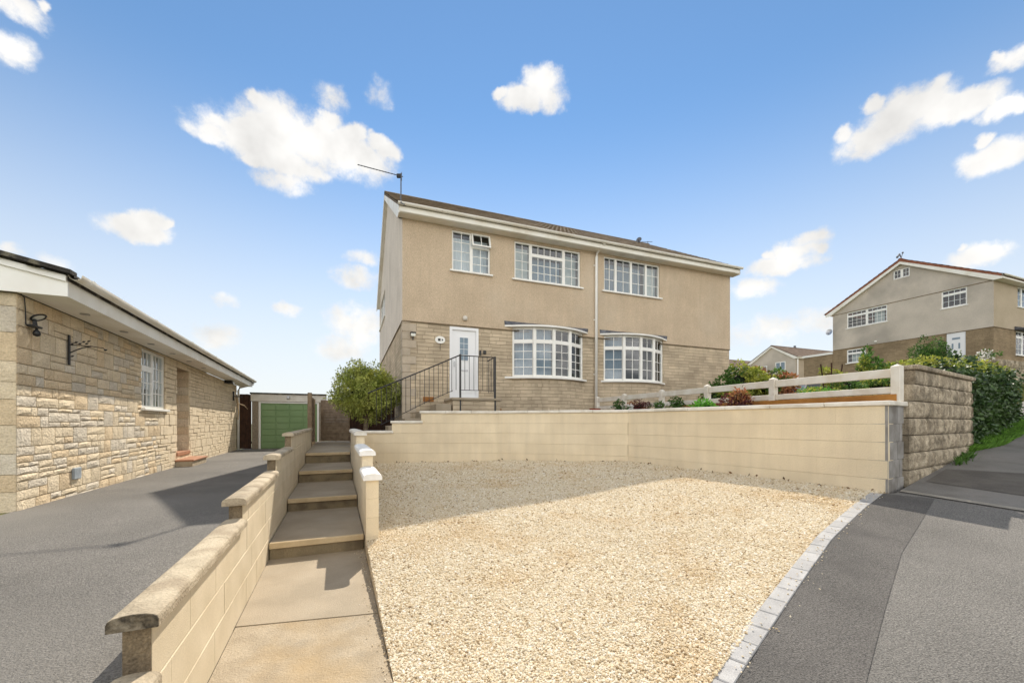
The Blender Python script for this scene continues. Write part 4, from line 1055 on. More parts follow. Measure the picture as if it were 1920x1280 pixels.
# eaves, gutter, end boarding and roof
BO = .45
MB().box(FBW, -.06, BL + .55, .012, BO, 1.497, 1.512).build('soffit', 'fascia', bun)
MB().box(FBW, -.06, BL + .55, BO, BO + .02, 1.49, 1.69).build('fascia', 'fascia', bun)
gt = MB().prof(FBW, gutter_prof(BO + .022, 1.755, .068), -.10, BL + .75).build('gutter', 'fascia', bun)
for k in range(7): MB().prof(FBW, gutter_prof(BO + .018, 1.761, .074), .12 + k * 2.1, .20 + k * 2.1).build('gutter_joint', 'fascia', gt)
for s in (.55, 1.75, 2.9, 4.1, 5.3, 6.6): 
    m = MB(); m.lathe(FBW.p(s + .35, .23, 1.485), [(.055, 0), (.05, .011)], 14); m.build('downlight', 'steel', bun)
MB().prof(FBW, [(BO + .02, 1.49), (BO + .02, 1.70), (-4.3, 1.70 + .215 * 4.72), (-9.0, 1.70), (-9.0, 1.49)], -.09, -.062).build('end_boarding', 'upvc', bun)
MB().prof(FBW, [(BO + .02, 1.66), (BO + .02, 1.73), (-4.3, 1.73 + .215 * 4.72), (-9.4, 1.70), (-9.4, 1.63), (-4.3, 1.66 + .215 * 4.72)], -.13, -.091).build('barge_strip', 'upvc', bun)
rb = MB(); rb.prof(FBW, [(BO + .04, 1.705), (-4.3, 1.715 + .215 * 4.76), (-9.5, 1.72), (-9.5, 1.70), (-4.3, 1.67 + .215 * 4.76), (BO + .04, 1.67)], -.10, BL + .6); rf = rb.build('roof', 'tile_dark', bun)
tm = MB(); tiles(tm, FBW, -.19, BL + .62, BO + .06, 1.70, -4.3, 1.72 + .215 * 4.8, tw=.33, ln=.34); tag(tm.build('roof_tiles', 'tile_dark', rf), kind='stuff')
MB().prof(FBW, [(BO + .09, 1.735), (BO + .09, 1.785), (-4.3, 1.82 + .215 * 4.8), (-9.5, 1.80), (-9.5, 1.73), (-4.3, 1.745 + .215 * 4.8)], -.20, -.06).build('verge_tiles', 'tile_dark', rf)
MB().tube([FBW.p(BL + .5, BO + .07, 1.66), FBW.p(BL + .42, BO + .05, 1.58), FBW.p(BL + .1, .10, 1.42), FBW.p(BL + .05, .06, 1.3), FBW.p(BL + .05, .06, -1.1)], .04, 8).build('downpipe', 'upvc', bun, smooth=True)
MB().box(FBW, 1.12, 1.30, .0, .035, -.80, -.64, .006).build('wall_vent', 'vent_grey', bun)
# things fixed to the bungalow wall
fl = empty('solar_floodlight', FBW.p(.3, .1, 1.02), 'black oval floodlight with hanging sensor ball near the bungalow corner', 'floodlight')
c = Vector(FBW.p(.21, .085, 1.27)); ax = Vector((BD.x, BD.y, 0)) * .085; ay = Vector((BN.x * .75, BN.y * .75, .5)).normalized() * .065
ringp = [c + ax * math.cos(2 * math.pi * k / 20) + ay * math.sin(2 * math.pi * k / 20) for k in range(21)]
MB().tube(ringp, .011, 6).build('rim', 'plastic_black', fl)
m = MB(); m.v = [tuple(p) for p in ringp[:20]]; m.f = [tuple(range(20))]; m.build('lens', 'lamp_glass', fl)
MB().tube([c - ay * .7, Vector(FBW.p(.21, .06, 1.16))], .02, 6).build('arm', 'plastic_black', fl)
MB().box(FBW, .13, .29, .012, .09, 1.145, 1.17, .008).build('bracket', 'plastic_black', fl)
MB().lathe(FBW.p(.21, .07, 1.0), [(.008, .04), (.03, .05), (.036, .075), (.03, .10), (.014, .12), (.012, .14)], 12).build('sensor_ball', 'plastic_black', fl, smooth=True)
MB().tube([FBW.p(.12, .02, 1.16), FBW.p(.11, .02, 1.35), FBW.p(.09, .02, 1.47), FBW.p(.01, .03, 1.49)], .006, 5).build('cable', 'plastic_black', fl)
hb = empty('basket_bracket', FBW.p(1.02, .05, .82), 'black iron hanging basket bracket with leaf scrolls on the bungalow wall', 'bracket')
MB().box(FBW, 1.0, 1.03, .012, .03, .80, 1.21).build('back_plate', 'iron', hb)
MB().tube([FBW.p(1.015, .02, .96), FBW.p(1.015, .08, 1.0), FBW.p(1.015, .16, 1.045), FBW.p(1.015, .25, 1.07)], .008, 6).build('brace', 'iron', hb)
MB().tube([FBW.p(1.015, .02, 1.075), FBW.p(1.015, .25, 1.072), FBW.p(1.015, .38, 1.055), FBW.p(1.015, .40, 1.02)], .006, 6).build('arm', 'iron', hb)
for k, (n_, z_) in enumerate(((.05, 1.09), (.09, 1.115), (.13, 1.10), (.17, 1.13), (.20, 1.105), (.22, 1.14), (.40, 1.03), (.05, .92))):
    q = Vector(FBW.p(1.015, n_, z_)); a = Vector((BN.x, BN.y, .5)) * .022; b = Vector((-BN.x * .4, -BN.y * .4, .9)) * .012
    m = MB(); m.v = [tuple(q - a), tuple(q + b), tuple(q + a), tuple(q - b)]; o_ = Vector((BD.x, BD.y, 0)) * .006
    m.v += [tuple(Vector(p) + o_) for p in m.v]; m.f = [(0, 1, 2, 3), (4, 7, 6, 5), (0, 4, 5, 1), (1, 5, 6, 2), (2, 6, 7, 3), (3, 7, 4, 0)]; m.build('leaf', 'iron', hb)
fl2 = empty('eaves_floodlight', FBW.p(10.7, .2, 1.36), 'dark twin floodlight under the far end of the bungalow eaves', 'floodlight')
MB().box(FBW, 10.5, 10.85, .08, .28, 1.38, 1.47, .02).build('head', 'plastic_black', fl2); MB().box(FBW, 10.62, 10.74, .012, .08, 1.40, 1.49).build('bracket', 'plastic_black', fl2)
MB().box(FBW, 10.55, 10.8, .281, .285, 1.395, 1.45).build('lens', 'lamp_glass', fl2)
dw = empty('driftwood_ornament', FBW.p(12.2, .2, .3), 'pale crooked driftwood piece hanging near the bungalow far corner', 'ornament')
MB().tube([FBW.p(12.2, .12, .98), FBW.p(12.1, .18, .7), FBW.p(11.95, .22, .4), FBW.p(11.85, .22, .12)], .04, 7, .02).build('limb', 'timber_pale', dw)
MB().tube([FBW.p(12.15, .16, .75), FBW.p(12.5, .32, .68), FBW.p(12.75, .4, .55)], .025, 6, .012).build('limb', 'timber_pale', dw)
MB().box(FBW, 12.05, 12.12, .012, .06, .85, 1.2).build('bracket', 'iron', dw); MB().tube([FBW.p(12.08, .05, 1.02), FBW.p(12.2, .3, 1.0)], .02, 6).build('hook', 'iron', dw)

# ------------------------------------------------------------------ garage, fences, gate
ga = empty('green_door_garage', (-9.6, 18, -1.1), 'flat roofed garage with green up and over door at the driveway end', 'garage')
GF = Fr((-10.84, 17.0), BN, -BD); gw = 2.76
MB().box(GF, 0, .235, -5, 0, -1.3, .89).build('pier', 'pebbledash', ga); MB().box(GF, gw - .235, gw, -5, 0, -1.3, .89).build('pier', 'pebbledash', ga)
MB().box(GF, .236, gw - .236, -5, -4.8, -1.3, .89).build('rear_wall', 'pebbledash', ga)
MB().box(GF, -.04, gw + .04, -5.0, .03, .90, 1.20).build('fascia', 'garage_white', ga); MB().box(GF, -.07, gw + .07, -5.1, .07, 1.202, 1.26).build('roof', 'tile_dark', ga)
for a, b, c, d in ((.237, .31, -1.12, .885), (gw - .31, gw - .237, -1.12, .885), (.311, gw - .311, .83, .885)): MB().box(GF, a, b, -.1, -.01, c, d).build('door_frame', 'upvc', ga)
gd = MB().box(GF, .312, gw - .312, -.085, -.06, -1.10, .828).build('garage_door', 'garage_green', ga)
nwd = (gw - .624 - .12) / 4
for i in range(4):
    for j in range(7):
        a = .312 + .03 + i * (nwd + .02); c = -1.07 + j * .268
        MB().box(GF, a, a + nwd, -.061, -.042, c, c + .225, .010).build('door_panel', 'garage_green', gd)
MB().box(GF, 1.28, 1.40, .03, .12, 1.02, 1.14, .02).build('lamp', 'steel', ga)
def board_fence(name, label, cat, a, b, z0, z1, n, mat, parent_mat=None, posts=True):
    a, b = Vector(a), Vector(b); d = (b - a).normalized(); f_ = Fr(a, d, (d.y, -d.x)); ln = (b - a).length
    e = empty(name, (*((a + b) / 2), z0), label, cat)
    for k in range(n):
        h = rnd.uniform(-.012, .012); MB().box(f_, ln * k / n + .003, ln * (k + 1) / n - .003, rnd.uniform(-.004, .004), .022, z0, z1 + h, .003).build('board', mat, e)
    for zz in (z0 + .25, z1 - .25): MB().box(f_, .0, ln, -.05, -.006, zz - .04, zz + .04).build('rail', mat, e)
    return e
board_fence('brown_side_gate', 'dark red-brown board gate between the bungalow and the garage', 'gate', (-11.55, 16.95), (-10.87, 17.02), -1.08, 1.18, 6, 'timber_dark')
board_fence('dark_board_fence', 'very dark vertical board fence behind the shrub trunk beside the house', 'fence', (-5.40, 13.62), (-3.75, 13.42), -.7, .80, 14, 'timber_dark')
ft = empty('side_fence_panel', (-5.9, 12.3, -.66), 'narrow weathered fence panel with a tall post at the top of the steps', 'fence')
PX = Fr(LW.p(12.28, -.05, 0)[:2], PD, PN)
MB().box(PX, 0, .11, -.06, .05, -1.0, .83, .01).build('post', 'timber_post', ft)
for k in range(12): MB().box(PX, .13, 2.3, -.02 + .004 * (k % 2), .0, -.6 + k * .115, -.6 + k * .115 + .105, .003).build('slat', 'timber', ft)
MB().box(PX, 2.3, 2.39, -.06, .03, -.7, .78, .008).build('post', 'timber_pale', ft)
sg = empty('slatted_gate', (-5.9, 13.5, -.62), 'brown wooden gate of horizontal slats at the top of the steps', 'gate')
GG = Fr((-6.34, 13.5), (1, .03), (.03, -1))
for k in range(15): MB().box(GG, .02, .93, -.02, .0 + .006 * (k % 2), -.60 + k * .09, -.60 + k * .09 + .0888, .005).build('slat', 'timber', sg)
for a in (.0, .47, .90): MB().box(GG, a, a + .05, -.055, -.021, -.61, .75).build('ledge', 'timber', sg)
tag(sheet('side_yard', [RW.p(9.9, .0, 0)[:2], (-3.3, 9.43), (-1.9, 9.45), (-1.9, 12.0), (-3.3, 15), (-6.5, 15.5), (-7.0, 14.0), RW.p(14.8, -.1, 0)[:2]], lambda x, y: -.668, .8, 'concrete', skirt=.4), kind='structure')

# white post and rail fence with an edging board
wf = empty('white_rail_fence', (3.8, 8.7, .2), 'low white post and rail fence running along the raised garden bed', 'fence')
W0, W1 = Vector((5.07, 5.37)), Vector((2.50, 12.0)); wd = (W1 - W0).normalized(); WF = Fr(W0, wd, (-wd.y, wd.x))
ps = [0, 1.70, 3.09, 4.40, 5.81, 7.09]
for i, s in enumerate(ps):
    m = MB(); m.box(WF, s - .05, s + .05, -.05, .05, .15, .745, .006); m.v += [WF.p(s, 0, .772)]; k = len(m.v) - 1
    q = len(m.v); m.v += [WF.p(s - .045, -.045, .744), WF.p(s + .045, -.045, .744), WF.p(s + .045, .045, .744), WF.p(s - .045, .045, .744)]
    m.f += [(q, q + 1, k), (q + 1, q + 2, k), (q + 2, q + 3, k), (q + 3, q, k)]; m.build('post', 'fence_white', wf)
for a, b in zip(ps, ps[1:]):
    MB().box(WF, a + .05, b - .05, -.02, .02, .60, .715, .005).build('rail', 'fence_white', wf); MB().box(WF, a + .05, b - .05, -.02, .02, .385, .475, .005).build('rail', 'fence_white', wf)
MB().box(WF, -.02, 3.8, .03, .065, .15, .375, .004).build('edging_board', 'timber_orange', wf)

# ------------------------------------------------------------------ the house up the hill
rh = empty('hillside_house', (31, 30, 2.9), 'grey rendered house with red tiled roof and white door up the hill', 'house')
rh_left = [(5.04, 7.53, 7.06, 8.235), (1.08, 2.25, 7.16, 8.262), (3.81, 4.71, 9.80, 10.43), (1.145, 2.03, 3.2, 5.56), (6.3, 7.53, 4.45, 5.45)]
rh_front = [(2.9, 5.2, 7.03, 8.24), (2.74, 5.2, 4.1, 5.55)]
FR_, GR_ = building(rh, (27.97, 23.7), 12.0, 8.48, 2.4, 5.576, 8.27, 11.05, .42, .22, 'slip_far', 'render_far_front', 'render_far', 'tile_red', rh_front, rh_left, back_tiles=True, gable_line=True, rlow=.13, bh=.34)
MB().box(FR_, .05, 11.9, -8.4, -.2, 5.6, 5.75).build('upper_floor', 'floor_in', rh)
kw = dict(fw=.07, onepane=True, mat='upvc')
window(rh, [(GR_, 5.04, 6.26, [(7.06, 7.93, 4, 3, 0), (7.93, 8.235, 4, 1, 0)]), (GR_, 6.26, 7.53, [(7.06, 7.93, 4, 3, 0), (7.93, 8.235, 4, 1, 0)])], (GR_, 4.98, 7.6, 7.06, .06), ('curtain_pale', [(GR_, 5.3, 5.9, 7.08, 8.1, -.25)]), **kw)
window(rh, [(GR_, 1.08, 2.25, [(7.16, 7.97, 4, 2, 0), (7.97, 8.262, 4, 1, 0)])], (GR_, 1.02, 2.3, 7.16, .06), None, **kw)
window(rh, [(GR_, 3.81, 4.25, [(9.80, 10.43, 2, 2, 0)]), (GR_, 4.25, 4.71, [(9.80, 10.43, 2, 2, 0)])], None, None, **kw)
window(rh, [(GR_, 6.3, 7.53, [(4.45, 5.15, 4, 2, 0), (5.15, 5.45, 4, 1, 0)])], (GR_, 6.2, 7.6, 4.45, .06), ('curtain_pale', [(GR_, 6.4, 7.3, 4.5, 5.1, -.25)]), **kw)
window(rh, [(FR_, 2.9, 3.5, [(7.03, 8.24, 1, 3, 0)]), (FR_, 3.5, 5.2, [(7.03, 8.24, 3, 3, 0)])], (FR_, 2.8, 5.3, 7.03, .08), ('curtain', [(FR_, 3.0, 5.1, 7.05, 8.2, -.25)]), **kw)
window(rh, [(FR_, 2.74, 3.6, [(4.1, 5.2, 2, 3, 0), (5.2, 5.55, 2, 1, 0)]), (FR_, 3.6, 5.2, [(4.1, 5.55, 4, 4, 0)])], (FR_, 2.7, 5.3, 4.1, .1), None, **kw)
MB().prof(FR_, [(.03, 5.80), (.45, 5.64), (.45, 5.58), (.03, 5.58)], 2.5, 5.6).build('bay_canopy', 'lead', rh)
rd_ = MB().box(GR_, 1.165, 2.01, -.09, -.03, 3.2, 5.55).build('front_door', 'door_white', rh)
for a, zz, w_, h_ in ((1.40, 4.55, .08, .35), (1.70, 4.55, .08, .35), (1.40, 5.13, .36, .12)): MB().box(GR_, a, a + w_, -.031, -.018, zz, zz + h_, .01).build('pane', 'curtain', rd_)
MB().box(GR_, 2.2, 2.34, .02, .2, 4.85, 5.15, .03).build('lantern', 'plastic_black', rh)
MB().box(GR_, 5.6, 5.72, .033, .2, 5.70, 5.80, .02).build('security_lamp', 'upvc', rh)
# low flat-roofed garage behind it
lg = empty('flat_roof_outbuilding', GR_.p(9.6, -1, 2.6), 'low brick outbuilding with white roof edge joined to the hillside house', 'outbuilding')
MB().box(GR_, 8.49, 10.65, -3, .02, 2.2, 5.30).build('wall', 'slip_far', lg); MB().box(GR_, 8.5, 10.72, -3.1, .08, 5.302, 5.46).build('roof_edge', 'upvc', lg)
dish((GR_.p(8.62, .2, 0)[0], GR_.p(8.62, .2, 0)[1], 7.0), .22, (-.9, -.5, .25), 'grey satellite dish on the rear corner of the hillside house', 'steel', .1)
fin = empty('roof_finial', FR_.p(.0, -4.24, 11.0), 'small bird-topped finial on the gable peak of the hillside house', 'finial')
q = Vector(FR_.p(-.1, -4.24, 11.08)); MB().tube([q, q + Vector((.15, .05, .35))], .03, 6, .02).build('rod', 'iron_blue', fin); MB().tube([q + Vector((-.35, -.1, .05)), q + Vector((-.1, 0, .32)), q + Vector((.0, .0, .1))], .07, 6, .03).build('mount', 'lead', fin)
MB().lathe(tuple(q + Vector((.17, .05, .36))), [(.01, 0), (.06, .05), (.05, .1), (.01, .14)], 8).build('bird', 'iron_blue', fin)

# houses farther up the street
def far_house(O, Ln, Dp, z0, zs, zR, label):
    e = empty('distant_house', (O[0], O[1], z0), label, 'house', 'houses farther up the street')
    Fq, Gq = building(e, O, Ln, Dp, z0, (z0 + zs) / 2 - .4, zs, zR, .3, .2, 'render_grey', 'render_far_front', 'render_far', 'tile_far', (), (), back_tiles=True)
    return e, Fq, Gq
e1, F1, G1 = far_house((34.1, 49.0), 13, 5.9, 2.2, 7.7, 9.75, 'distant grey gabled house with brown roof seen between the two main houses')
for t0, t1, z0, z1 in ((1.2, 2.5, 6.5, 7.55), (3.6, 5.2, 6.2, 7.3)):
    w_ = MB()
    for a, b, c, d in ((t0, t0 + .1, z0, z1), (t1 - .1, t1, z0, z1), (t0 + .1, t1 - .1, z0, z0 + .1), (t0 + .1, t1 - .1, z1 - .1, z1), ((t0 + t1) / 2 - .05, (t0 + t1) / 2 + .05, z0 + .1, z1 - .1)): w_.box(G1, a, b, .021, .08, c, d)
    w_ = w_.build('window', 'upvc', e1); MB().box(G1, t0 + .1, t1 - .1, .022, .04, z0 + .1, z1 - .1).build('pane', 'curtain', w_)
MB().tube([F1.p(.15, .1, 2.3), F1.p(.15, .1, 7.7)], .09, 8).build('downpipe', 'upvc', e1)
MB().box(F1, 4.2, 4.4, -3.1, -2.9, 9.3, 10.05).build('flue', 'iron_blue', e1)
e2, F2_, G2_ = far_house((33.5, 61.0), 14, 7.5, 2.4, 8.0, 10.1, 'farthest grey house whose brown roof peeps beside the main house')
lgq = empty('distant_garage', F1.p(4, 1.2, 2.4), 'distant low garage with dark doorway below the grey gabled house', 'garage')
MB().box(F1, .3, 8, .3, 3.5, 2.2, 4.6).build('wall', 'slip_far', lgq); MB().prof(F1, [(.25, 4.602), (3.7, 4.602), (3.7, 4.8), (.25, 5.3)], .1, 8.2).build('roof', 'tile_far', lgq); MB().box(F1, 1.2, 4.2, 3.501, 3.54, 2.4, 4.3).build('door', 'timber_dark', lgq)

# rough stone garden wall and verge across the side road
GWF = Fr((18.6, 15.6), (.93, .37), (.37, -.93))
gwl = empty('far_garden_wall', GWF.p(3, 0, 1.2), 'dark rough stone garden wall across the side road below the hillside house', 'wall')
for j in range(4):
    s = -.3 * (j % 2)
    while s < 7:
        w_ = rnd.uniform(.4, .7); rock_block(GWF, max(0, s) + .01, s + w_ - .01, -.25, 0, 1.25 + j * .3 + .01, 1.25 + (j + 1) * .3 - .01, .04, 'old_block', gwl, nx=3, nz=2); s += w_
MB().box(GWF, .02, 7, -.22, -.02, .6, 2.43).build('mortar', 'mortar', gwl)
tag(sheet('far_verge', [GWF.p(-2, .06, 0)[:2], GWF.p(9, .06, 0)[:2], GWF.p(9, 1.6, 0)[:2], GWF.p(-2, 1.3, 0)[:2]], lambda x, y: 1.42 + .04 * (x - 20), .8, 'verge', skirt=1.2), kind='structure')
tag(sheet('far_road', [(12.3, 10.6), GWF.p(-2, 1.35, 0)[:2], GWF.p(9, 1.65, 0)[:2], (30, 14), (24, 9), (16, 9)], lambda x, y: rz(min(x, 20), min(y, 14)) + .03 + .04 * max(0, x - 17), 1.0, 'asphalt_pale', skirt=.4), kind='structure')

# ------------------------------------------------------------------ planting
def leaves(pts, nrm, size, rs, droop=.3, aspect=.5):
    """one bent diamond per point"""
    n = len(pts); P = np.asarray(pts); N_ = np.asarray(nrm)
    d = N_ + rs.normal(0, .75, (n, 3)); d[:, 2] -= droop * .3; d /= np.linalg.norm(d, axis=1)[:, None]
    a = np.cross(d, rs.normal(0, 1, (n, 3))); a /= np.linalg.norm(a, axis=1)[:, None]; nn = np.cross(d, a)
    L_ = size * rs.uniform(.65, 1.35, (n, 1)); w_ = L_ * aspect
    v = np.stack([P, P + d * L_ * .5 + a * w_ * .5 + nn * L_ * .06, P + d * L_ - nn * L_ * .08, P + d * L_ * .5 - a * w_ * .5 + nn * L_ * .06], 1).reshape(-1, 3)
    return v
def foliage(name, blobs, n, size, mat, parent, seed, droop=.3, aspect=.5, shell=.55):
    """leaves spread through a set of clumps (cx, cy, cz, rx, ry, rz)"""
    rs = np.random.RandomState(seed); B = np.array(blobs); wgt = (B[:, 3] * B[:, 4] * B[:, 5]) ** .67; wgt /= wgt.sum()
    k = rs.choice(len(B), n, p=wgt); d = rs.normal(0, 1, (n, 3)); d /= np.linalg.norm(d, axis=1)[:, None]
    r = shell + (1 - shell) * rs.uniform(0, 1, (n, 1)) ** .6; r += rs.normal(0, .06, (n, 1))
    P = B[k, :3] + d * B[k, 3:] * r
    v = leaves(P, d, size, rs, droop, aspect); f = np.arange(n * 4).reshape(-1, 4).tolist()
    return mk(name, v, f, mat, parent, fixn=False)
def clumps(c, R3, n, cr, seed, lo=.25):
    rs = random.Random(seed); out = []
    for _ in range(n):
        while True:
            d = [rs.uniform(-1, 1) for _ in range(3)]; q = math.sqrt(sum(x * x for x in d))
            if lo < q < 1: break
        k = rs.uniform(.7, 1.3) * cr
        out.append((c[0] + d[0] * R3[0] * (1 - cr * .3), c[1] + d[1] * R3[1] * (1 - cr * .3), c[2] + d[2] * R3[2] * (1 - cr * .3), R3[0] * k, R3[1] * k, R3[2] * k))
    return out
def core(c, R3, parent, seed, k=.62, name='light_block_core'):  # solid dark core added inside the leaves to block light
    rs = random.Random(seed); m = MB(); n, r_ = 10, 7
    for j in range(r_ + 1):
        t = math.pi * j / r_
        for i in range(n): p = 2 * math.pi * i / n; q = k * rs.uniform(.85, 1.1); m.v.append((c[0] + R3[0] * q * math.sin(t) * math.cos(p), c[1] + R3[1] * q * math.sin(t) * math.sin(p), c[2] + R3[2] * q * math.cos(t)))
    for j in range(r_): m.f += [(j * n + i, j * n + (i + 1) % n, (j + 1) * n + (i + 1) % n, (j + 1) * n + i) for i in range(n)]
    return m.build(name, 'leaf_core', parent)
def shrub(name, label, c, R3, base, n, size, mats, seed, nclump=26, cr=.34, cat='shrub', stem=True, aspect=.5, corek=.55, group='shrubs behind the white fence'):
    e = empty(name, (c[0], c[1], base), label, cat, group)
    cl = clumps(c, R3, nclump, cr, seed)
    k = len(mats)
    for i, mt in enumerate(mats):
        foliage('foliage', cl[i::k] if k > 1 else cl, int(n / k), size, mt, e, seed + i, aspect=aspect)
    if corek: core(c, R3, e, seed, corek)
    if stem:
        m = MB(); m.tube([(c[0], c[1], base - .1), (c[0] + .02, c[1], (base + c[2]) / 2), (c[0], c[1] - .03, c[2])], .05, 7, .03); m.build('stem', 'bark', e)
    return e

# the rounded shrub by the house corner
bc = (-4.06, 11.45, .80)
bush = empty('rounded_shrub', (bc[0], bc[1], -.66), 'large rounded green shrub on a pale trunk at the house corner', 'shrub')
cl = clumps(bc, (.96, .8, .74), 70, .25, 11, lo=.45) + clumps((bc[0] + .1, bc[1], bc[2] + .1), (.8, .7, .8), 25, .22, 12, lo=.5)
foliage('foliage', cl, 15000, .072, 'leaf_shrub', bush, 5, aspect=.42, shell=.3)
foliage('foliage', clumps((bc[0] - .1, bc[1] + .05, bc[2] + .2), (.9, .75, .72), 30, .22, 13, lo=.6), 4200, .07, 'leaf_lime', bush, 6, aspect=.42)
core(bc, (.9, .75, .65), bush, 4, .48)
m = MB(); m.tube([(-4.10, 11.45, -.75), (-4.10, 11.43, -.2), (-4.06, 11.45, .4)], .075, 9, .06); m.build('trunk', 'bark', bush)
for a in range(5): m = MB(); t_ = a * 1.26; m.tube([(-4.08, 11.44, .05), (-4.06 + .35 * math.cos(t_), 11.45 + .3 * math.sin(t_), .5), (-4.06 + .6 * math.cos(t_), 11.45 + .5 * math.sin(t_), .95)], .035, 6, .012); m.build('limb', 'bark', bush)
m = MB()
for q in ((-.02, .1), (.1, .0), (-.3, .1), (.25, .05), (-.55, .0)): m.tube([(bc[0] + q[0], bc[1] + q[1], 1.4), (bc[0] + q[0] - .03, bc[1] + q[1], 1.66 - abs(q[0]) * .3)], .006, 4, .003)
m.build('sprigs', 'bark', bush)

# ivy hedge at the end of the stone wall
hd = empty('ivy_hedge', (9.2, 7.6, -.4), 'dense dark ivy covered hedge at the end of the rock-faced wall', 'hedge')
cl = []
rs_ = random.Random(8)
for k in range(210):
    s = rs_.uniform(3.35, 7.5); n_ = rs_.uniform(-.8, -.14); x, y, _ = SWALL.p(s, n_, 0); g0 = rz(x, y)
    cl.append((x, y, g0 + .12 + (1.02 - g0 - .12) * rs_.random(), .27, .27, .24))
foliage('foliage', cl, 34000, .062, 'leaf_ivy', hd, 21, droop=1.2, aspect=.85, shell=.5)
tops = []
for k in range(60):
    s = rs_.uniform(3.5, 7.3); n_ = rs_.uniform(-.8, -.3); x, y, _ = SWALL.p(s, n_, 0); tops.append((x, y, 1.06 + rs_.uniform(-.1, .1), .26, .26, .14))
foliage('foliage', tops, 6500, .06, 'leaf_lime', hd, 22, aspect=.6, shell=.4)
hm = MB(); hm.box(SWALL, 3.2, 7.4, -.75, -.2, -.6, 1.0, .12); hm.build('light_block_core', 'leaf_core', hd)  # opaque box added within the hedge, stops light passing through

# grass verge at the foot of the hedge
def blades(name, spots, h, mat, seed, label, cat):
    rs = np.random.RandomState(seed); P = np.array(spots); n = len(P)
    t_ = rs.uniform(0, 2 * math.pi, n); a = np.stack([np.cos(t_), np.sin(t_), 0 * t_], 1); hh = h * rs.uniform(.5, 1.3, (n, 1)); ln = rs.normal(0, .45, (n, 3)) * hh; ln[:, 2] = 0
    w_ = .006 + .004 * rs.uniform(0, 1, (n, 1))
    v = np.stack([P - a * w_, P + a * w_, P + ln * .4 + a * w_ * .7 + np.array([0, 0, 1]) * hh * .6, P + ln + np.array([0, 0, 1]) * hh * .95], 1).reshape(-1, 3)
    return tag(mk(name, v, np.arange(n * 4).reshape(-1, 4).tolist(), mat, fixn=False), label, cat, kind='stuff')
sp = []
for k in range(15000):
    s = rs_.uniform(2.85, 9.6); n_ = rs_.random() ** 1.6 * (.05 + .22 * SS(2.8, 4.2, s)) - .03
    x, y, _ = SWALL.p(s, n_, 0); sp.append((x, y, rz(x, y) + .0))
blades('verge_grass', sp, .10, 'grass', 3, 'bright green grass tufts at the foot of the ivy hedge', 'grass')
sp = []
for (s, n_, c_) in ((2.15, .05, 60), (1.75, .08, 40), (2.4, .06, 90)):
    for k in range(c_): x, y, _ = SWALL.p(s + rs_.gauss(0, .07), n_ + abs(rs_.gauss(0, .05)), 0); sp.append((x, y, rz(x, y)))
blades('weed_tufts', sp, .10, 'leaf_green', 4, 'small weeds growing where the rock-faced wall meets the pavement', 'weeds')

# raised bed plants, left to right
pot = empty('terracotta_pot', (2.38, 11.95, .16), 'small red terracotta pot at the foot of the downpipe', 'pot')
MB().lathe((2.36, 11.6, .19), [(.10, 0), (.14, .16), (.16, .17), (.16, .21), (.13, .21)], 14).build('pot', 'terracotta', pot)
def bed(name, label, u, Zd, z, r, h, n, size, mats, seed, **k):
    x = (u - 960) / 765 * Zd
    k.setdefault('group', 'plants in the raised bed'); return shrub(name, label, (x, Zd, z + h * .5), (r, r, h * .6), z - .05, n, size, mats, seed, nclump=12, cr=.42, cat='plant', stem=False, corek=.4, **k)
bed('bedding_plant', 'low dark green bedding plant by the leftmost white fence posts', 1161, 10.4, .2, .17, .30, 500, .05, ['leaf_dark'], 31)
bed('heather', 'dark purple red heather at the left end of the raised bed', 1197, 9.6, .22, .28, .30, 1100, .04, ['leaf_purple', 'leaf_red'], 32)
bed('pale_rockery_plant', 'pale grey flowering plant left of the purple heather', 1178, 9.2, .2, .12, .18, 350, .04, ['petal', 'leaf_green'], 37)
bed('sedum', 'small green rosette plant in front of the second white fence rail', 1235, 9.0, .22, .2, .2, 600, .05, ['leaf_green'], 33)
bed('dwarf_shrub', 'compact round dark green dwarf shrub in the raised bed middle', 1268, 8.6, .22, .14, .28, 600, .045, ['leaf_dark', 'leaf_green'], 34)
bed('primula', 'bright green broad leaved plant in the raised bed near the coping', 1322, 7.6, .22, .23, .20, 420, .085, ['leaf_bright'], 35)
bed('bronze_shrub', 'bronze red leaved low shrub beside the orange edging board', 1380, 7.3, .24, .24, .34, 900, .055, ['leaf_red', 'leaf_purple'], 36)
shrub('golden_shrub', 'golden green rounded shrub behind the white fence near the house end', (5.55, 9.9, .88), (.52, .5, .55), .2, 4200, .085, ['leaf_lime', 'leaf_lime', 'leaf_green'], 41)
shrub('golden_shrub', 'darker low green shrub left of the golden shrub behind the fence', (5.1, 10.2, .62), (.32, .35, .36), .2, 1500, .07, ['leaf_green', 'leaf_lime'], 42)
shrub('red_tipped_shrub', 'red tipped shrub right of the golden shrub behind the white fence', (6.25, 9.9, .85), (.5, .48, .48), .2, 3600, .08, ['leaf_red', 'leaf_red', 'leaf_lime', 'leaf_green'], 43)
shrub('ground_cover', 'spreading green ground cover under the tall fence bay behind the rails', (6.3, 8.1, .55), (.55, .45, .16), .3, 2200, .05, ['leaf_bright', 'leaf_lime'], 44, stem=False)
shrub('ground_cover', 'olive ground cover plants beside the right-hand white fence post', (6.35, 6.9, .62), (.5, .45, .18), .35, 2000, .05, ['leaf_lime', 'leaf_green'], 45, stem=False)
shrub('climbing_shrub', 'loose climbing shrub in front of the low window of the hillside house', (13.6, 15.6, 2.05), (.35, .35, .85), 1.1, 1500, .11, ['leaf_green', 'leaf_lime'], 46, nclump=18, cr=.3, corek=0)
